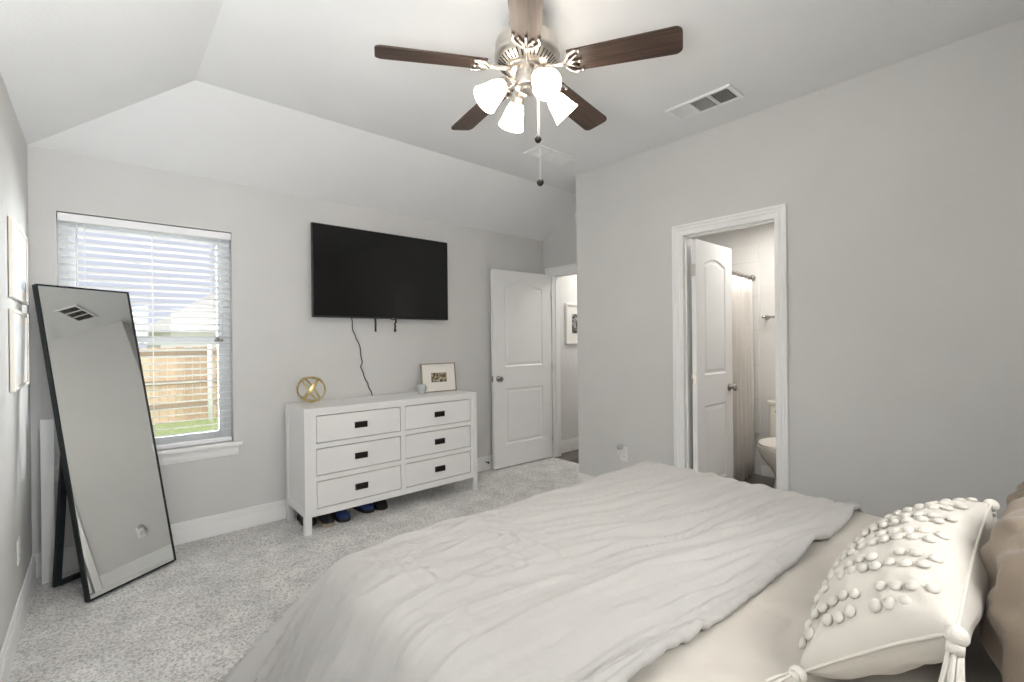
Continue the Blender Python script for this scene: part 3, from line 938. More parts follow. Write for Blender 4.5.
make_shoe('black shoe with a tan sole under the dresser, right behind its front left leg', M['black_shoe'], M['tan_sole'], (1.535, -0.265, 0), radians(-97))
make_shoe('black shoe at the left end under the dresser, close to the wall', M['black_shoe'], M['black_shoe'], (1.430, -0.175, 0), radians(-90), 0.23)
make_shoe('navy blue shoe under the dresser, beside the black one with tan sole', M['blue_shoe'], M['black_shoe'], (1.648, -0.255, 0), radians(-93))
make_shoe('dark blue shoe further along under the dresser, next to a black shoe', M['blue_shoe'], M['black_shoe'], (1.840, -0.205, 0), radians(-80))
make_shoe('black shoe under the dresser, the farthest of the row from the window', M['black_shoe'], M['black_shoe'], (1.985, -0.215, 0), radians(-105))

# ------------------------------------------------------------------ leaning floor mirror with its easel leg
MY0, MY1, MT0, MT1 = radians(33.953), radians(33.953), radians(12.312), radians(12.300)
MWD, ML, MD = 0.4688, 1.672, 0.030
mym = (MY0 + MY1) / 2
mr = thing('floor_mirror', 'tall black framed mirror leaning on an easel leg beside the window', 'mirror', (0.4399, -0.4359, 0.012))
m_n = Vector((-sin(mym), cos(mym), 0)); m_k = (MT1 - MT0) / ML


def mpt(x, dep, h):
    """point of the mirror body: x across, dep behind the glass side, h up the leaning length"""
    ya = MY0 + (MY1 - MY0) * h / ML
    e_ = Vector((cos(ya), sin(ya), 0))
    t_ = MT0 + m_k * h
    m_up = Vector((0, 0, cos(t_))) + m_n * sin(t_)
    nn = m_up.cross(e_).normalized()
    if nn.dot(m_n) < 0: nn = -nn
    pos = Vector((0, 0, (sin(t_) - sin(MT0)) / m_k)) + m_n * (-(cos(t_) - cos(MT0)) / m_k)
    return e_ * (x - MWD / 2) + pos + nn * dep


def mbar(mb, x0, x1, d0, d1, h0, h1, n=1):
    rows = []
    for k in range(n + 1):
        h = h0 + (h1 - h0) * k / n
        rows.append([mpt(x0, d0, h), mpt(x1, d0, h), mpt(x1, d1, h), mpt(x0, d1, h)])
    mb.grid(rows, smooth=False, closed_u=True)
    mb._new(rows[0], [(3, 2, 1, 0)]); mb._new(rows[-1], [(0, 1, 2, 3)])


fb = 0.008
mb = MB()
mbar(mb, 0, fb, 0, MD, 0, ML, 24); mbar(mb, MWD - fb, MWD, 0, MD, 0, ML, 24)
mbar(mb, fb, MWD - fb, 0, MD, 0, fb); mbar(mb, fb, MWD - fb, 0, MD, ML - fb, ML)
mb.build('frame', M['black_frame'], mr, local=True)
mb = MB()
mb.grid([[mpt(fb + (MWD - 2 * fb) * i / 10, 0.004, fb + (ML - 2 * fb) * k / 30) for i in range(11)] for k in range(31)])
mb.build('mirror_glass', M['mirror'], mr, local=True, recalc=False)
mb = MB(); mbar(mb, fb, MWD - fb, 0.008, 0.016, fb, ML - fb, 24)
mb.build('backing', M['black_frame'], mr, local=True)
# U-shaped easel leg (two posts, foot bar)
mb = MB()
top_s = 1.00
tp = mpt(MWD / 2, MD + 0.012, top_s)
fe = Vector((cos(MY0), sin(MY0), 0)); fn_ = Vector((-sin(MY0), cos(MY0), 0))
foot_off = 0.345
for xx in (-0.165, 0.165):
    p0 = fe * xx + fn_ * foot_off; p1 = fe * xx * 0.98 + tp
    dv = (p1 - p0); L_ = dv.length; zq = dv.normalized(); xq = (fe - zq * fe.dot(zq)).normalized(); yq = zq.cross(xq)
    lm = Matrix(((xq.x, yq.x, zq.x, p0.x), (xq.y, yq.y, zq.y, p0.y), (xq.z, yq.z, zq.z, p0.z), (0, 0, 0, 1)))
    mb.box((-0.016, -0.011, 0.004), (0.016, 0.011, L_), 0.002, lm)
p0 = fn_ * foot_off
lm = Matrix(((fe.x, fn_.x, 0, p0.x), (fe.y, fn_.y, 0, p0.y), (0, 0, 1, 0), (0, 0, 0, 1)))
mb.box((-0.15, -0.012, 0.0), (0.15, 0.012, 0.026), 0.002, lm)
mb.build('easel_leg', M['black_frame'], mr, local=True)

# white board standing in the corner
tag(MB().box((0.045, -0.118, 0.0), (0.099, -0.100, 0.905), 0.002, None).build('white_board', M['frame_white']), 'narrow white board standing upright in the corner behind the mirror', 'board')


# ------------------------------------------------------------------ pictures
def wall_picture(name, label, x, y0, y1, z0, z1, art, frame_m, fwid=0.03, depth=0.035, group=None):
    """on the left wall, facing +x"""
    t = thing(name, label, 'picture', (x, (y0 + y1) / 2, z0), group=group)
    mb = MB()
    for (a, b, c, d) in ((y0, y1, z0, z0 + fwid), (y0, y1, z1 - fwid, z1), (y0, y0 + fwid, z0 + fwid, z1 - fwid), (y1 - fwid, y1, z0 + fwid, z1 - fwid)):
        mb.box((x + 0.002, a, c), (x + depth, b, d), 0.002)
    mb.build('frame', frame_m, t)
    m = fwid
    MB().box((x + 0.006, y0 + m, z0 + m), (x + depth - 0.006, y1 - m, z1 - m)).build('mat_board', M['paper'], t)
    q = fwid + 0.05
    MB().box((x + depth - 0.006, y0 + q, z0 + q), (x + depth - 0.005, y1 - q, z1 - q)).build('print', art, t)
    return t


wall_picture('wall_picture', 'upper of the two cream framed pictures on the left wall', 0.0, -0.800, -0.255, 1.532, 1.886, M['blue_art'], M['frame_cream'], 0.016, 0.018, group='framed pictures on the left wall')
wall_picture('wall_picture', 'lower of the two cream framed pictures on the left wall', 0.0, -0.800, -0.255, 1.118, 1.482, M['grey_art'], M['frame_cream'], 0.016, 0.018, group='framed pictures on the left wall')

hp = thing('hall_picture', 'white framed black and white print on the hall wall', 'picture', (4.64, -0.05, 1.27))
x0, x1, z0, z1 = 4.413, 4.87, 1.268, 1.75
mb = MB()
for (a, b, c, d) in ((x0, x1, z0, z0 + 0.025), (x0, x1, z1 - 0.025, z1), (x0, x0 + 0.025, z0 + 0.025, z1 - 0.025), (x1 - 0.025, x1, z0 + 0.025, z1 - 0.025)):
    mb.box((a, -0.075, c), (b, -0.0505, d), 0.002)
mb.build('frame', M['frame_white'], hp)
MB().box((x0 + 0.025, -0.062, z0 + 0.025), (x1 - 0.025, -0.052, z1 - 0.025)).build('mat_board', M['paper'], hp)
MB().box((x0 + 0.105, -0.064, z0 + 0.125), (x1 - 0.105, -0.0621, z1 - 0.125)).build('print', M['bw_print'], hp)


# ------------------------------------------------------------------ outlets
def outlet(label, pos, nrm, up_w=0.072, up_h=0.116):
    t = thing('wall_outlet', label, 'outlet', pos)
    n = Vector(nrm); s = Vector((-n.y, n.x, 0))
    P = Vector(pos)
    def bx(mb, a0, a1, b0, b1, d0, d1, bev=0.0):
        c = [P + s * a + Vector((0, 0, b)) + n * d for a in (a0, a1) for b in (b0, b1) for d in (d0, d1)]
        mb.box([min(v[i] for v in c) for i in range(3)], [max(v[i] for v in c) for i in range(3)], bev)
        return mb
    bx(MB(), -up_w / 2, up_w / 2, 0, up_h, 0.0005, 0.006, 0.002).build('cover_plate', M['plastic'], t)
    for zc in (0.036, 0.080):
        f = bx(MB(), -0.017, 0.017, zc - 0.014, zc + 0.014, 0.006, 0.0075, 0.0005).build('socket', M['plastic'], t)
        mb = MB(); bx(mb, -0.008, -0.005, zc - 0.004, zc + 0.006, 0.0075, 0.0079); bx(mb, 0.005, 0.008, zc - 0.004, zc + 0.006, 0.0075, 0.0079); bx(mb, -0.002, 0.002, zc - 0.011, zc - 0.007, 0.0075, 0.0079)
        mb.build('slots', M['slot'], f)
    return t, bx


outlet('wall outlet on the left wall near the mirror', (0.0, -0.60, 0.30), (1, 0, 0))
outlet('wall outlet beside the bathroom door with a plug in night light', (XP, -1.525, 0.335), (-1, 0, 0))
nl = thing('night_light', 'small white plug in night light in the outlet beside the bathroom door', 'night light', (XP - 0.008, -1.505, 0.40))
MB().box((XP - 0.038, -1.528, 0.388), (XP - 0.008, -1.482, 0.432), 0.006).build('body', M['plastic'], nl)
MB().lathe([(0.0, 0.0), (0.020, 0.0), (0.026, 0.018), (0.022, 0.034), (0.0, 0.042)], 16, Matrix.Translation((XP - 0.030, -1.505, 0.432)), caps=False).build('shade', M['frost'], nl)


# ------------------------------------------------------------------ ceiling vents
def ceiling_vent(label, x0, x1, y0, y1, long_axis, dirs):
    t = thing('ceiling_vent', label, 'vent', ((x0 + x1) / 2, (y0 + y1) / 2, HC), group='vents in the ceiling')
    z1 = HC
    fr = 0.022
    mb = MB()
    for (a, b, c, d) in ((x0, x1, y0, y0 + fr), (x0, x1, y1 - fr, y1), (x0, x0 + fr, y0 + fr, y1 - fr), (x1 - fr, x1, y0 + fr, y1 - fr)):
        mb.box((a, c, z1 - 0.012), (b, d, z1 - 0.0005), 0.002)
    nb_ = len(dirs)
    spans = []
    if long_axis == 'y':
        L0, L1 = y0 + fr, y1 - fr
    else:
        L0, L1 = x0 + fr, x1 - fr
    bar = 0.014
    w = (L1 - L0 - bar * (nb_ - 1)) / nb_
    for i in range(nb_):
        s0 = L0 + i * (w + bar)
        spans.append((s0, s0 + w))
        if i < nb_ - 1:
            if long_axis == 'y':
                mb.box((x0 + fr, s0 + w, z1 - 0.011), (x1 - fr, s0 + w + bar, z1 - 0.001), 0.001)
            else:
                mb.box((s0 + w, y0 + fr, z1 - 0.011), (s0 + w + bar, y1 - fr, z1 - 0.001), 0.001)
    mb.build('frame', M['trim'], t)
    MB().box((x0 + 0.01, y0 + 0.01, z1 - 0.0025), (x1 - 0.01, y1 - 0.01, z1 - 0.001)).build('duct_backing', M['vent_dark'], t)
    for (s0, s1), (axis, tilt) in zip(spans, dirs):
        mb = MB()
        if long_axis == 'y':
            bx0, bx1, by0, by1 = x0 + fr, x1 - fr, s0, s1
        else:
            bx0, bx1, by0, by1 = s0, s1, y0 + fr, y1 - fr
        step = 0.0125
        if axis == 'x':      # slats run along x
            n = int((by1 - by0) / step)
            for i in range(n):
                yc = by0 + (i + 0.5) * (by1 - by0) / n
                m = Matrix.Translation((0, yc, z1 - 0.007)) @ Matrix.Rotation(radians(tilt), 4, 'X')
                mb.box((bx0, -0.0068, -0.0006), (bx1, 0.0068, 0.0006), 0, m)
        else:
            n = int((bx1 - bx0) / step)
            for i in range(n):
                xc = bx0 + (i + 0.5) * (bx1 - bx0) / n
                m = Matrix.Translation((xc, 0, z1 - 0.007)) @ Matrix.Rotation(radians(tilt), 4, 'Y')
                mb.box((-0.0068, by0, -0.0006), (0.0068, by1, 0.0006), 0, m)
        mb.build('louver_bank', M['trim'], t)
    return t


ceiling_vent('white ceiling vent nearer the bathroom wall, one bank of louvers dark', 3.000, 3.203, -2.604, -2.200, 'y', [('x', 40), ('y', -35), ('x', -38)])
ceiling_vent('pale ceiling vent just beyond the hanging pull chains of the fan', 2.762, 3.178, -1.325, -1.135, 'x', [('x', -54), ('x', -54), ('x', -54)])

# ------------------------------------------------------------------ ceiling fan
FC = Vector((1.737, -2.266, 0))
BZ_ = 2.525
fan = thing('ceiling_fan', 'five blade ceiling fan with dark wood blades and four lit glass shades', 'ceiling fan', (FC.x, FC.y, HC))
fm = Matrix.Translation((FC.x, FC.y, 0))
MB().lathe([(0.0, HC - 0.0005), (0.080, HC - 0.0005), (0.082, HC - 0.012), (0.076, HC - 0.045), (0.040, HC - 0.060), (0.032, HC - 0.070), (0.032, 2.652), (0.0, 2.652)], 40, fm, caps=False).build('canopy', M['nickel'], fan)
o = MB().lathe([(0.0, 2.650), (0.118, 2.650), (0.134, 2.643), (0.141, 2.630), (0.141, 2.590), (0.146, 2.584), (0.146, 2.572), (0.137, 2.556), (0.112, 2.538), (0.098, 2.529), (0.086, 2.524), (0.0, 2.524)], 56, fm, caps=False).build('motor_housing', M['nickel'], fan)
smooth_angle(o, 40)
mb = MB()      # cooling slots round the lower bevel of the motor
for k in range(40):
    a = 2 * pi * k / 40
    p0 = Vector((FC.x + 0.101 * cos(a), FC.y + 0.101 * sin(a), 2.5305)); p1 = Vector((FC.x + 0.130 * cos(a), FC.y + 0.130 * sin(a), 2.5510))
    mb.tube([p0, p1], 0.0030, 6)
tag(mb.build('cooling_slots', M['vent_dark'], fan), 'dark slots under the motor')
o = MB().lathe([(0.0, 2.526), (0.075, 2.526), (0.075, 2.510), (0.052, 2.506), (0.050, 2.480), (0.056, 2.475), (0.058, 2.455), (0.052, 2.442), (0.035, 2.436), (0.034, 2.424), (0.022, 2.414), (0.0, 2.410)], 40, fm, caps=False).build('switch_housing', M['nickel'], fan)
smooth_angle(o, 40)

RB = 0.652
BL0, BL1 = 0.190, RB


def blade_outline():
    pts = []
    w0, w1, rc = 0.058, 0.068, 0.030
    pts.append((BL0, -w0)); pts.append((BL0 + 0.01, -w0))
    for i in range(9):
        t = -pi / 2 + (pi / 2) * i / 8
        pts.append((BL1 - rc + rc * cos(t), -w1 + rc + rc * sin(t)))
    for i in range(9):
        t = (pi / 2) * i / 8
        pts.append((BL1 - rc + rc * cos(t), w1 - rc + rc * sin(t)))
    pts.append((BL0 + 0.01, w0)); pts.append((BL0, w0))
    return pts


for k in range(5):
    a = radians(10 + 72 * k)
    bmx = Matrix.Translation((FC.x, FC.y, BZ_)) @ Matrix.Rotation(a, 4, 'Z') @ Matrix.Rotation(radians(2.0), 4, 'Y') @ Matrix.Rotation(radians(-12), 4, 'X')
    mb = MB(); mb.prism([(x, y, 0.0) for x, y in blade_outline()], (0, 0, 0.007))
    bo = mb.build('blade', M['blade'], fan, local=True)
    bo.matrix_local = Matrix.Translation((-FC.x, -FC.y, -HC)) @ bmx
    # cast blade iron: stem, two curved horns and a pad, below the blade
    mb = MB()
    pz = -0.006
    def B(x, y, z=pz):
        return bmx @ Vector((x, y, z))
    mb.tube([Matrix.Translation((FC.x, FC.y, 0)) @ Matrix.Rotation(a, 4, 'Z') @ Vector(q) for q in ((0.070, 0, 2.519), (0.110, 0, 2.517), (0.150, 0, 2.516))] + [B(0.180, 0)], 0.0095, 10)
    for s in (-1, 1):
        mb.tube([B(0.172, 0), B(0.182, s * 0.026), B(0.198, s * 0.046), B(0.222, s * 0.056), B(0.246, s * 0.052)], 0.0062, 8, radii=[0.008, 0.0075, 0.0065, 0.0065, 0.0045])
        mb.tube([B(0.178, 0), B(0.204, s * 0.016), B(0.232, s * 0.034)], 0.005, 8)
        mb.sphere(B(0.243, s * 0.052), 0.0075, 10, 8)
    mb.tube([B(0.175, 0), B(0.236, 0)], 0.0055, 8); mb.sphere(B(0.238, 0), 0.008, 10, 8)
    mb.build('blade_iron', M['nickel'], fan)

SH_OPEN = 0.056
for k in range(4):
    a = radians(-20 + 90 * k)
    base = Vector((FC.x + 0.050 * cos(a), FC.y + 0.050 * sin(a), 2.458))
    elbow = Vector((FC.x + 0.088 * cos(a), FC.y + 0.090 * sin(a), 2.462))
    tilt = radians(46)
    d = Vector((cos(a) * sin(tilt), sin(a) * sin(tilt), -cos(tilt)))
    sock = elbow + d * 0.022
    mb = MB(); mb.tube([base, (base + elbow) / 2 + Vector((0, 0, 0.004)), elbow, sock], 0.010, 12)
    rot = d.to_track_quat('Z', 'Y').to_matrix().to_4x4()
    sm = Matrix.Translation(elbow) @ rot
    mb.lathe([(0.0, 0.004), (0.018, 0.006), (0.026, 0.014), (0.027, 0.034), (0.031, 0.036), (0.031, 0.041), (0.0, 0.041)], 24, sm, caps=False)
    arm = mb.build('lamp_arm', M['nickel'], fan)
    mb = MB()
    prof = [(0.024, 0.034), (0.027, 0.042), (0.033, 0.056), (0.040, 0.076), (0.045, 0.098), (0.0495, 0.120), (SH_OPEN, 0.142), (0.0585, 0.148), (0.0570, 0.149), (0.0475, 0.120), (0.0430, 0.098), (0.038, 0.076), (0.031, 0.056), (0.024, 0.042)]
    mb.lathe([(r_ * 1.06, 0.034 + (z_ - 0.034) * 1.06) for r_, z_ in prof], 32, sm, caps=False)
    tag(mb.build('lamp_shade', M['shade'], arm), 'lit frosted glass bell shade')
    mb = MB(); mb.sphere(elbow + d * 0.085, 0.024, 16, 12, (1, 1, 1)); mb.tube([elbow + d * 0.04, elbow + d * 0.07], 0.013, 12)
    mb.build('bulb', M['bulb'], arm)
    light('fan_bulb_light', 'POINT', elbow + d * 0.150, 1.6, (1.0, 0.91, 0.80), radius=0.045)

for (dx, dy, ztop, zend, nm) in ((0.020, -0.045, 2.45, 2.205, 'white pull cord with a dark bead'), (0.036, -0.040, 2.45, 2.020, 'long pull chain with a dark bead')):
    x, y = FC.x + dx, FC.y + dy
    c = MB().tube([(x, y, ztop), (x, y, zend + 0.012)], 0.0026 if zend > 2.1 else 0.0008, 8).build('pull_chain', M['plastic'], fan)
    c['label'] = nm
    MB().lathe([(0.0, -0.016), (0.009, -0.014), (0.0155, -0.004), (0.0155, 0.004), (0.009, 0.014), (0.0, 0.016)], 18, Matrix.Translation((x, y, zend)), caps=False).build('bead', M['bronze'], c)

# ------------------------------------------------------------------ bathroom fittings
TYC = -2.335
tl = thing('toilet', 'cream toilet in the bathroom beside the shower curtain', 'toilet', (4.70, TYC, 0.004))
mb = MB()
rows = []
for (z, xf, xb, w) in ((0.004, 4.52, 4.90, 0.115), (0.05, 4.53, 4.88, 0.105), (0.14, 4.56, 4.86, 0.098), (0.22, 4.50, 4.88, 0.125), (0.30, 4.40, 4.90, 0.165), (0.36, 4.355, 4.90, 0.180), (0.395, 4.345, 4.90, 0.184)):
    cxm, rx = (xf + xb) / 2, (xb - xf) / 2
    rows.append([Vector((cxm + rx * (abs(cos(t)) ** 0.85) * (1 if cos(t) > 0 else -1), TYC + w * (abs(sin(t)) ** 0.9) * (1 if sin(t) > 0 else -1), z)) for t in [2 * pi * j / 32 for j in range(32)]])
mb.grid(rows, closed_u=True)
mb._new([v for v in rows[-1]], [tuple(range(32))])
mb.build('bowl', M['porcelain'], tl)


def oval(mb, xf, xb, w, z0, z1, n=36):
    cxm, rx = (xf + xb) / 2, (xb - xf) / 2
    pts = [Vector((cxm + rx * cos(2 * pi * j / n), TYC + w * sin(2 * pi * j / n), z0)) for j in range(n)]
    mb.prism(pts, (0, 0, z1 - z0))
    return mb


oval(MB(), 4.338, 4.84, 0.187, 0.399, 0.415).build('seat', M['porcelain'], tl)
oval(MB(), 4.342, 4.86, 0.184, 0.420, 0.440).build('lid', M['porcelain'], tl)
MB().box((4.845, TYC - 0.215, 0.40), (5.034, TYC + 0.215, 0.715), 0.022, seg=3).build('tank', M['porcelain'], tl)
MB().box((4.835, TYC - 0.225, 0.717), (5.034, TYC + 0.225, 0.750), 0.010, seg=3).build('tank_lid', M['porcelain'], tl)
MB().tube([(4.845, TYC + 0.15, 0.66), (4.825, TYC + 0.15, 0.66), (4.82, TYC + 0.09, 0.652)], 0.007, 8).build('flush_lever', M['chrome'], tl)

rod = thing('curtain_rod', 'dark metal shower curtain rod in the bathroom', 'curtain rod', (4.3, -1.92, 1.895))
RODZ = 1.895
rodpts = [(XP + T + 0.004 + (BX - 0.016 - XP - T - 0.004) * t, -1.915 - 0.05 * sin(pi * t), RODZ) for t in [i / 24 for i in range(25)]]
MB().tube(rodpts, 0.0125, 12).build('rod', M['dark_nickel'], rod)
mb = MB()
mb.lathe([(0.0, 0), (0.032, 0), (0.030, 0.010), (0.016, 0.022), (0.0, 0.022)], 20, Matrix.Translation((BX - 0.0125, -1.915, RODZ)) @ Matrix.Rotation(radians(-90), 4, 'Y'), caps=False)
mb.build('rod_flange', M['dark_nickel'], rod)
cu = thing('shower_curtain', 'beige pleated shower curtain hanging in the bathroom', 'curtain', (4.4, -1.93, 0.05))
rows = []
nu = 150
for zi in range(14):
    z = 1.865 - (1.865 - 0.055) * zi / 13
    row = []
    for j in range(nu + 1):
        t = j / nu
        x = 3.78 + 1.14 * t
        tt = (x - XP - T) / (BX - XP - T)
        y = -1.915 - 0.05 * sin(pi * tt) - 0.004 * zi / 13 + (0.022 + 0.014 * zi / 13) * sin(t * 2 * pi * 11 + 0.5 * sin(zi * 0.3)) + 0.006 * sin(t * 37 + zi * 0.2)
        row.append(Vector((x, y - 0.012, z)))
    rows.append(row)
mb = MB(); mb.grid(rows)
o = mb.build('cloth', M['curtain'], cu)
sd = o.modifiers.new('thickness', 'SOLIDIFY'); sd.thickness = 0.002
mb = MB()
for j in range(12):
    t = (j + 0.5) / 12
    x = 3.78 + 1.14 * t
    tt = (x - XP - T) / (BX - XP - T)
    yc = -1.915 - 0.05 * sin(pi * tt)
    pts = [(x, yc + 0.018 * cos(q), RODZ - 0.006 + 0.026 * sin(q)) for q in [2 * pi * i / 16 for i in range(16)]]
    m2 = MB(); m2.tube(pts, 0.0022, 6, closed=True); m2.build('curtain_ring', M['dark_nickel'], cu)
tb = thing('towel_bar', 'metal towel bar on the bathroom wall above the toilet', 'towel bar', (BX, -2.35, 1.50))
MB().tube([(BX - 0.065, -2.02, 1.512), (BX - 0.065, -2.66, 1.512)], 0.009, 12).build('bar', M['chrome'], tb)
for yy in (-2.04, -2.64):
    MB().lathe([(0.0, 0.0), (0.026, 0.0), (0.024, 0.008), (0.011, 0.014), (0.011, 0.074), (0.0, 0.076)], 16, Matrix.Translation((BX, yy, 1.512)) @ Matrix.Rotation(radians(-90), 4, 'Y'), caps=False).build('bracket', M['chrome'], tb)

# ------------------------------------------------------------------ bed
BX0, BX1, BYF, BYH = 0.845, 2.690, -2.225, -4.25
BTOP = 0.590
bed = thing('bed', 'wide low bed with a dark headboard under white bedding', 'bed', ((BX0 + BX1) / 2, (BYF + BYH) / 2, 0))
MB().box((BX0 + 0.03, BYF - 0.04, 0.10), (BX1 - 0.03, BYH + 0.005, 0.27), 0.01).build('bed_base', M['bed_wood'], bed)
for (x, y) in ((BX0 + 0.08, BYF - 0.10), (BX1 - 0.08, BYF - 0.10), (BX0 + 0.08, BYH + 0.08), (BX1 - 0.08, BYH + 0.08)):
    MB().box((x - 0.03, y - 0.03, 0.0), (x + 0.03, y + 0.03, 0.10), 0.003).build('leg', M['bed_wood'], bed)
MB().box((BX0 + 0.01, BYF - 0.012, 0.272), (BX1 - 0.01, BYH + 0.01, BTOP - 0.008), 0.05, seg=4).build('mattress', M['mattress'], bed)
MB().box((BX0 - 0.03, BYH - 0.002, 0.10), (BX1 + 0.03, BYH - 0.08, 1.02), 0.012, seg=3).build('headboard', M['bed_wood'], bed)


def nz(x, y, s=0.0):
    return noise.noise(Vector((x, y, s)))


# fitted sheet over the mattress
def sheet_z(x, y):
    z = BTOP + 0.002
    z += 0.006 * nz(x * 3.1, y * 3.1, 2.0)
    # soft creases fanning out
    z += 0.016 * max(0, nz((x * 0.9 - y * 0.45) * 3.0, (x * 0.45 + y * 0.9) * 11.0, 7.0)) ** 1.2
    z += 0.006 * abs(nz(x * 12, y * 5, 4.0))
    return z


def wrap_drop(d, r):
    """distance beyond an edge -> (horizontal offset, drop) round a radius then straight down"""
    if d <= 0: return 0.0, 0.0
    q = r * pi / 2
    if d < q:
        a = d / r
        return r * sin(a), r * (1 - cos(a))
    return r, r + (d - q)


rows = []
nx, ny = 150, 150
ov = 0.26
for j in range(ny + 1):
    v = j / ny
    yv = (BYF - 0.012 + 0.05 + ov) + ((BYH + 0.01 - 0.0) - (BYF - 0.012 + 0.05 + ov)) * v
    row = []
    for i in range(nx + 1):
        u = i / nx
        xu = (BX0 + 0.05 - ov) + (BX1 - BX0 - 0.1 + 2 * ov) * u
        r = 0.055
        xin0, xin1, yin = BX0 + 0.055, BX1 - 0.055, BYF - 0.012 - 0.05
        dx = max(xin0 - xu, xu - xin1, 0); sx = -1 if xu < xin0 else 1
        dy = max(yv - yin, 0)
        d = sqrt(dx * dx + dy * dy)
        h, dz = wrap_drop(d, r)
        cx_, cy_ = min(max(xu, xin0), xin1), min(yv, yin)
        if d > 0:
            X = cx_ + sx * h * dx / d; Y = cy_ + h * dy / d
        else:
            X, Y = xu, yv
        Z = sheet_z(cx_, cy_) - min(dz, 0.30)
        row.append(Vector((X, Y, Z)))
    rows.append(row)
mb = MB(); mb.grid(rows)
tag(mb.build('fitted_sheet', M['sheet']), 'beige fitted sheet stretched over the mattress below the pillows', 'bed sheet')


# duvet
def ridge(n_):
    return 1 - abs(n_) * 2


def smooth(a, b, x):
    t = min(1, max(0, (x - a) / (b - a)))
    return t * t * (3 - 2 * t)


def crease(n_, p=1.6):
    """sharp-topped ridge from a noise value"""
    t = max(0.0, 1.0 - abs(n_) * 4.0)
    return (t * t * (3 - 2 * t)) ** p


def duvet_relief(x, y):
    """height of folds over the bed top; long soft folds run roughly along x and drift towards the foot"""
    c, s = cos(radians(-11)), sin(radians(-11))
    al = x * c + y * s
    ac = -x * s + y * c
    wob = 0.075 * nz(al * 1.3, ac * 0.9, 11.0) + 0.030 * nz(al * 3.5, ac * 2.5, 5.0)
    A = ac + wob
    near = smooth(-2.40, -2.85, y)            # stronger towards the folded edge
    z = 0.030 * nz(al * 0.55, A * 5.0, 1.0) * (0.5 + 0.6 * near)
    z += 0.020 * crease(nz(al * 0.60, A * 8.5, 3.0), 1.3) * (0.5 + 0.6 * near) * smooth(-0.35, 0.15, nz(al * 1.4, A * 3, 31.0))
    pm = smooth(-0.30, 0.25, nz(al * 1.1 + 3, A * 2.6, 55.0))
    pn = smooth(-0.30, 0.25, nz(al * 1.5 - 3, A * 3.4, 65.0))
    z += 0.018 * nz(al * 0.85, A * 15.0, 6.0) * (0.25 + 0.9 * pm)
    z += 0.021 * crease(nz(al * 1.15 + 5, A * 18.0, 26.0), 1.2) * (0.15 + 1.0 * pn)
    z += 0.0060 * nz(al * 1.9, A * 42.0, 46.0) * (1.2 - pm)
    # crossing creases near the foot, left side: pulled from the corner
    eg = smooth(0.80, 1.02, x) * smooth(-2.20, -2.36, y)
    w = smooth(1.95, 1.15, x) * smooth(-3.0, -2.5, y) * (0.3 + 0.7 * eg)
    rx, ry = x - 0.60, y + 1.90
    th = atan2(ry, rx); rr = sqrt(rx * rx + ry * ry)
    thw = th + 0.25 * nz(x * 2.5, y * 2.5, 19.0)
    z += w * 0.011 * crease(nz(thw * 8.0, rr * 0.9, 9.0), 1.2)
    z += w * 0.007 * crease(nz(thw * 20.0 + 2, rr * 2.2, 14.0), 1.2)
    z += (0.0012 + 0.002 * w) * nz(x * 17 + 4 * nz(x * 5, y * 5, 3), y * 23 - x * 9, 4.0)
    z += 0.0010 * nz(x * 38, y * 44, 8.0)
    z -= 0.014
    z *= (0.40 + 0.60 * smooth(2.72, 2.40, x)) * (0.45 + 0.55 * smooth(-2.16, -2.42, y))
    return max(z, -0.030)


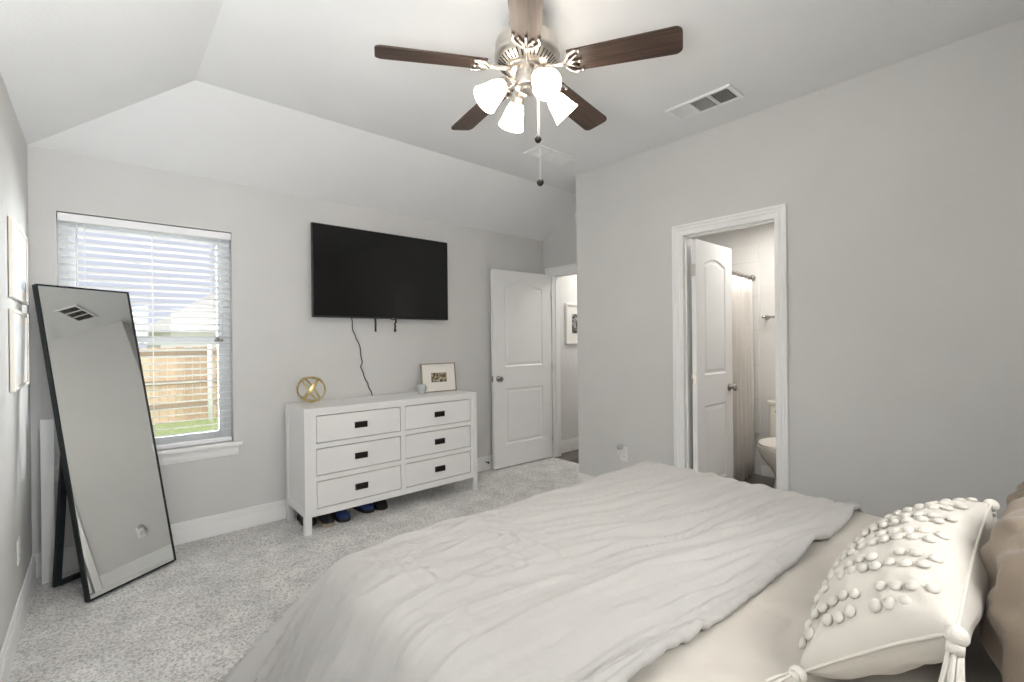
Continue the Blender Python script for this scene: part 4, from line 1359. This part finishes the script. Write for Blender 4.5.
DT = 0.043
DYH = -3.262
mb = MB()
su, sv = 0.009, 0.009
left_over, foot_over, right_over = 0.66, 0.60, 0.36
DR = 0.125
xin0, xin1, yin = BX0 + 0.085, BX1 - 0.085, BYF - 0.080
U = [xin0 - left_over + i * su for i in range(int((xin1 - xin0 + left_over + right_over) / su) + 1)]
nv = int((yin + foot_over - DYH) / sv)
rows = []
for j in range(nv + 1):
    yv = yin + foot_over - j * (yin + foot_over - DYH) / nv
    row = []
    for xu in U:
        dx = max(xin0 - xu, xu - xin1, 0); sx = -1 if xu < xin0 else 1
        dy = max(yv - yin, 0)
        d = sqrt(dx * dx + dy * dy)
        cx_, cy_ = min(max(xu, xin0), xin1), min(yv, yin)
        base = BTOP + DT
        if d > 0:
            ca, sa = dx / d, dy / d
            corner = 2 * ca * sa
            if sx < 0:
                r = DR; flare = 0.43 + 0.22 * corner
            else:
                r = 0.10; flare = 0.12
            amax = math.acos(flare)           # slope angle at which the round ends
            q = r * amax
            if d < q:
                a = d / r
                h, dz = r * sin(a), r * (1 - cos(a))
            else:
                h = r * sin(amax) + (d - q) * flare
                dz = r * (1 - flare) + (d - q) * sin(amax)
            # hanging folds: ripple across the drop
            ang = atan2(dy, dx + 1e-9)
            arc = (cx_ * (1 if dy > dx else 0.3) + cy_ * (1 if dx > dy else 0.3)) + ang * (0.20 + d * 0.45) * (1 if sx < 0 else -1)
            amp = smooth(0.05, 0.40, d) * (0.040 + 0.014 * corner)
            rip = nz(arc * 9.0, d * 0.7, 21.0) + 0.55 * crease(nz(arc * 15.0, d * 1.2, 13.0)) + 0.15 * nz(arc * 34.0, d * 6, 23.0)
            h += amp * rip * 1.5
            X = cx_ + sx * h * ca; Y = cy_ + h * sa
            rel = duvet_relief(cx_ + sx * dx * 0.9, cy_ + dy * 0.9) * (1 - 0.85 * smooth(0.04, 0.28, d))
            sl = smooth(0, q, d)
            Z = base + rel * (1 - 0.6 * sl) - dz
            Z += 0.0
            zmin = 0.012 + 0.006 * nz(X * 9, Y * 9, 2)
            if Z < zmin: Z = zmin
            X += sx * rel * 0.8 * ca * sl; Y += rel * 0.8 * sa * sl
        else:
            X, Y = xu, yv
            Z = base + duvet_relief(xu, yv)
        # folded head edge: thicker band with a tuck line and gathers
        t = (yv - DYH)
        edge = 0.006 * nz(xu * 4, 0.0, 3.0) + 0.050 * max(0.0, 2.35 - xu)
        if t < 0.16:
            Y += edge * (1 - t / 0.16)
            Z += 0.004 * smooth(0.16, 0.10, t) - 0.008 * math.exp(-((t - 0.075) / 0.010) ** 2)
            Z += 0.0045 * nz(xu * 34, t * 5, 3.0) * smooth(0.09, 0.02, t)
        row.append(Vector((X, Y, Z)))
    rows.append(row)
# roll the edge under
last = rows[-1]
for k, (oy, oz) in enumerate(((-0.010, -0.004), (-0.014, -0.013), (-0.010, -0.023), (0.004, -0.029), (0.06, -0.0295))):
    rows.append([Vector((p.x, p.y + oy + (0.006 * nz(p.x * 30, 0, 1.0) if k < 3 else 0), max(p.z + oz, (BTOP + 0.009) if xin0 - 0.02 < p.x < xin1 + 0.02 else p.z + oz))) for p in last])
mb.grid(rows)
tag(mb.build('duvet', M['linen_white']), 'rumpled white duvet spread over the foot of the bed', 'duvet')


# pillows
def pillow_mesh(w, h, t, n=40, pinch=0.06, seed=0.0, wr=0.012, sq=0.42, puck=0.010):
    """local: x width, z height (0..h), y thickness; two sides welded at the seam"""
    mb = MB()
    for side in (-1, 1):
        rows = []
        for j in range(n + 1):
            v = -1 + 2 * j / n
            row = []
            for i in range(n + 1):
                u = -1 + 2 * i / n
                px = u * (1 - pinch * (1 - u * u) * 0.0 - pinch * (1 - v * v) * -0.0)
                ex = u * (1 - pinch * (abs(u) ** 3) * (1 - v * v)); ez = v * (1 - pinch * (abs(v) ** 3) * (1 - u * u))
                f = max(0.0, (1 - u ** 2) * (1 - v ** 2)) ** sq
                wrk = wr * f ** 0.5 * (nz(ex * 3 + seed, ez * 3, seed) + 0.5 * nz(ex * 7 + seed, ez * 5, seed + 3))
                # radial puckers from the corners
                th = atan2(1 - abs(v), 1 - abs(u) + 1e-6)
                rr = sqrt((1 - abs(u)) ** 2 + (1 - abs(v)) ** 2)
                wrk += puck * sin(th * 9 + seed) * math.exp(-((rr - 0.35) / 0.22) ** 2) * f
                row.append(Vector((ex * w / 2, side * (t / 2 * f) + wrk * side, (ez + 1) * h / 2)))
            rows.append(row)
        mb.grid(rows)
    return mb


# white lumbar pillow with raised tufts and corner tassels
PWD, PHT, PTH = 0.745, 0.315, 0.21
rec = radians(34)
pil = thing('lumbar_pillow', 'white lumbar pillow with raised cotton dots and corner tassels', 'pillow', (1.757, -3.440, BTOP + 0.052), (radians(50), radians(-3), radians(0)))
pmx = pillow_mesh(PWD, PHT, PTH, 44, 0.05, 1.3, 0.008)
bmesh.ops.remove_doubles(pmx.bm, verts=pmx.bm.verts[:], dist=1e-5)
# the front (towards the foot of the bed) is local +y; dots sit on that face
def pil_front(u, v):
    pinch = 0.05
    ex = u * (1 - pinch * (abs(u) ** 3) * (1 - v * v)); ez = v * (1 - pinch * (abs(v) ** 3) * (1 - u * u))
    f = max(0.0, (1 - u ** 2) * (1 - v ** 2)) ** 0.42
    return Vector((ex * PWD / 2, PTH / 2 * f, (ez + 1) * PHT / 2))


mb = pmx
rnd = random.Random(5)
cols_u = [-0.88, -0.76, -0.54, -0.42, -0.20, -0.08, 0.14, 0.26, 0.48, 0.60, 0.80, 0.90]
for ci, u in enumerate(cols_u):
    n_ = 11
    for i in range(n_):
        v = -0.88 + 1.76 * (i + 0.5 * (ci % 2)) / (n_ - 0.5)
        if rnd.random() < 0.08: continue
        p = pil_front(u + rnd.uniform(-0.012, 0.012), v)
        q = pil_front(u + 0.02, v) - pil_front(u - 0.02, v); w_ = pil_front(u, v + 0.02) - pil_front(u, v - 0.02)
        nn = w_.cross(q).normalized()
        if nn.y < 0: nn = -nn
        rot = nn.to_track_quat('Z', 'Y').to_matrix().to_4x4()
        rr = rnd.uniform(0.0125, 0.0150)
        mb.sphere(p + nn * 0.003, rr, 10, 8, (1, 0.9, 0.5), rot)
mb.build('cover', M['pillow_white'], pil, local=True)
mb = MB()
seam = []
for k in range(160):
    t = k / 160 * 4
    s_ = int(t); f = -1 + 2 * (t - s_)
    u, v = ((f, -1), (1, f), (-f, 1), (-1, -f))[s_]
    pinch = 0.05
    seam.append((u * (1 - pinch * (abs(u) ** 3) * (1 - v * v)) * PWD / 2, 0, (v * (1 - pinch * (abs(v) ** 3) * (1 - u * u)) + 1) * PHT / 2))
mb.tube(seam, 0.0035, 6, closed=True)
mb.build('piping', M['tuft'], pil, local=True)
inv = pil.matrix_basis.inverted() if False else (Matrix.Translation(pil.location) @ pil.rotation_euler.to_matrix().to_4x4()).inverted()
down = (inv.to_3x3() @ Vector((0, 0, -1)))
for (u, v) in ((-1, 1), (1, 1), (-1, -1), (1, -1)):
    c = Vector((u * PWD / 2, 0, (v + 1) * PHT / 2))
    mb = MB()
    if v > 0:
        dirs = (down + Vector((u * 0.25, 0.10, 0))).normalized()
        L = 0.14
    else:
        dirs = (Vector((u * 1.0, 0.25, 0)) + down * 0.10).normalized()
        L = 0.09
    mb.sphere(c + dirs * 0.006, 0.017, 14, 10, (1, 1, 1))
    k0 = c + dirs * 0.022
    mb.tube([k0 - dirs * 0.006, k0 + dirs * 0.012], 0.0125, 12)
    sd_ = dirs.orthogonal().normalized(); sd2 = dirs.cross(sd_)
    for k in range(26):
        a = 2 * pi * k / 26 * 3.1
        rr = 0.004 + 0.013 * ((k * 7) % 26) / 26
        off = sd_ * cos(a) * rr + sd2 * sin(a) * rr
        p0 = k0 + off * 0.5; p1 = k0 + dirs * L * 0.5 + off * 0.95; p2 = k0 + dirs * (L - 0.012 * ((k * 5) % 7) / 7) + off * 1.15
        mb.tube([p0, p1, p2], 0.0032, 6)
    mb.build('tassel', M['tuft'], pil, local=True)


def sleeping_pillow(label, loc, rot, w, h, t, seed):
    p = thing('bed_pillow', label, 'pillow', loc, rot, group='taupe pillows against the headboard')
    pillow_mesh(w, h, t, 56, 0.07, seed, 0.030, 0.40, 0.003).build('pillowcase', M['taupe'], p, local=True, weld=1e-5)
    mb = MB()
    seam = []
    for k in range(120):
        q = k / 120 * 4
        s_ = int(q); f = -1 + 2 * (q - s_)
        u, v = ((f, -1), (1, f), (-f, 1), (-1, -f))[s_]
        seam.append((u * (1 - 0.07 * (abs(u) ** 3) * (1 - v * v)) * w / 2, 0, (v * (1 - 0.07 * (abs(v) ** 3) * (1 - u * u)) + 1) * h / 2))
    mb.tube(seam, 0.003, 6, closed=True)
    mb.build('seam', M['taupe'], p, local=True)
    return p


sleeping_pillow('taupe pillow nearest the camera, crumpled, behind the white tasselled pillow', (1.76, -3.745, BTOP + 0.030), (radians(24), 0, radians(6)), 0.60, 0.39, 0.26, 4.4)
sleeping_pillow('taupe pillow farther back toward the bathroom wall, behind the tasselled pillow', (2.60, -3.720, BTOP + 0.035), (radians(40), 0, radians(-2)), 0.58, 0.37, 0.22, 8.1)
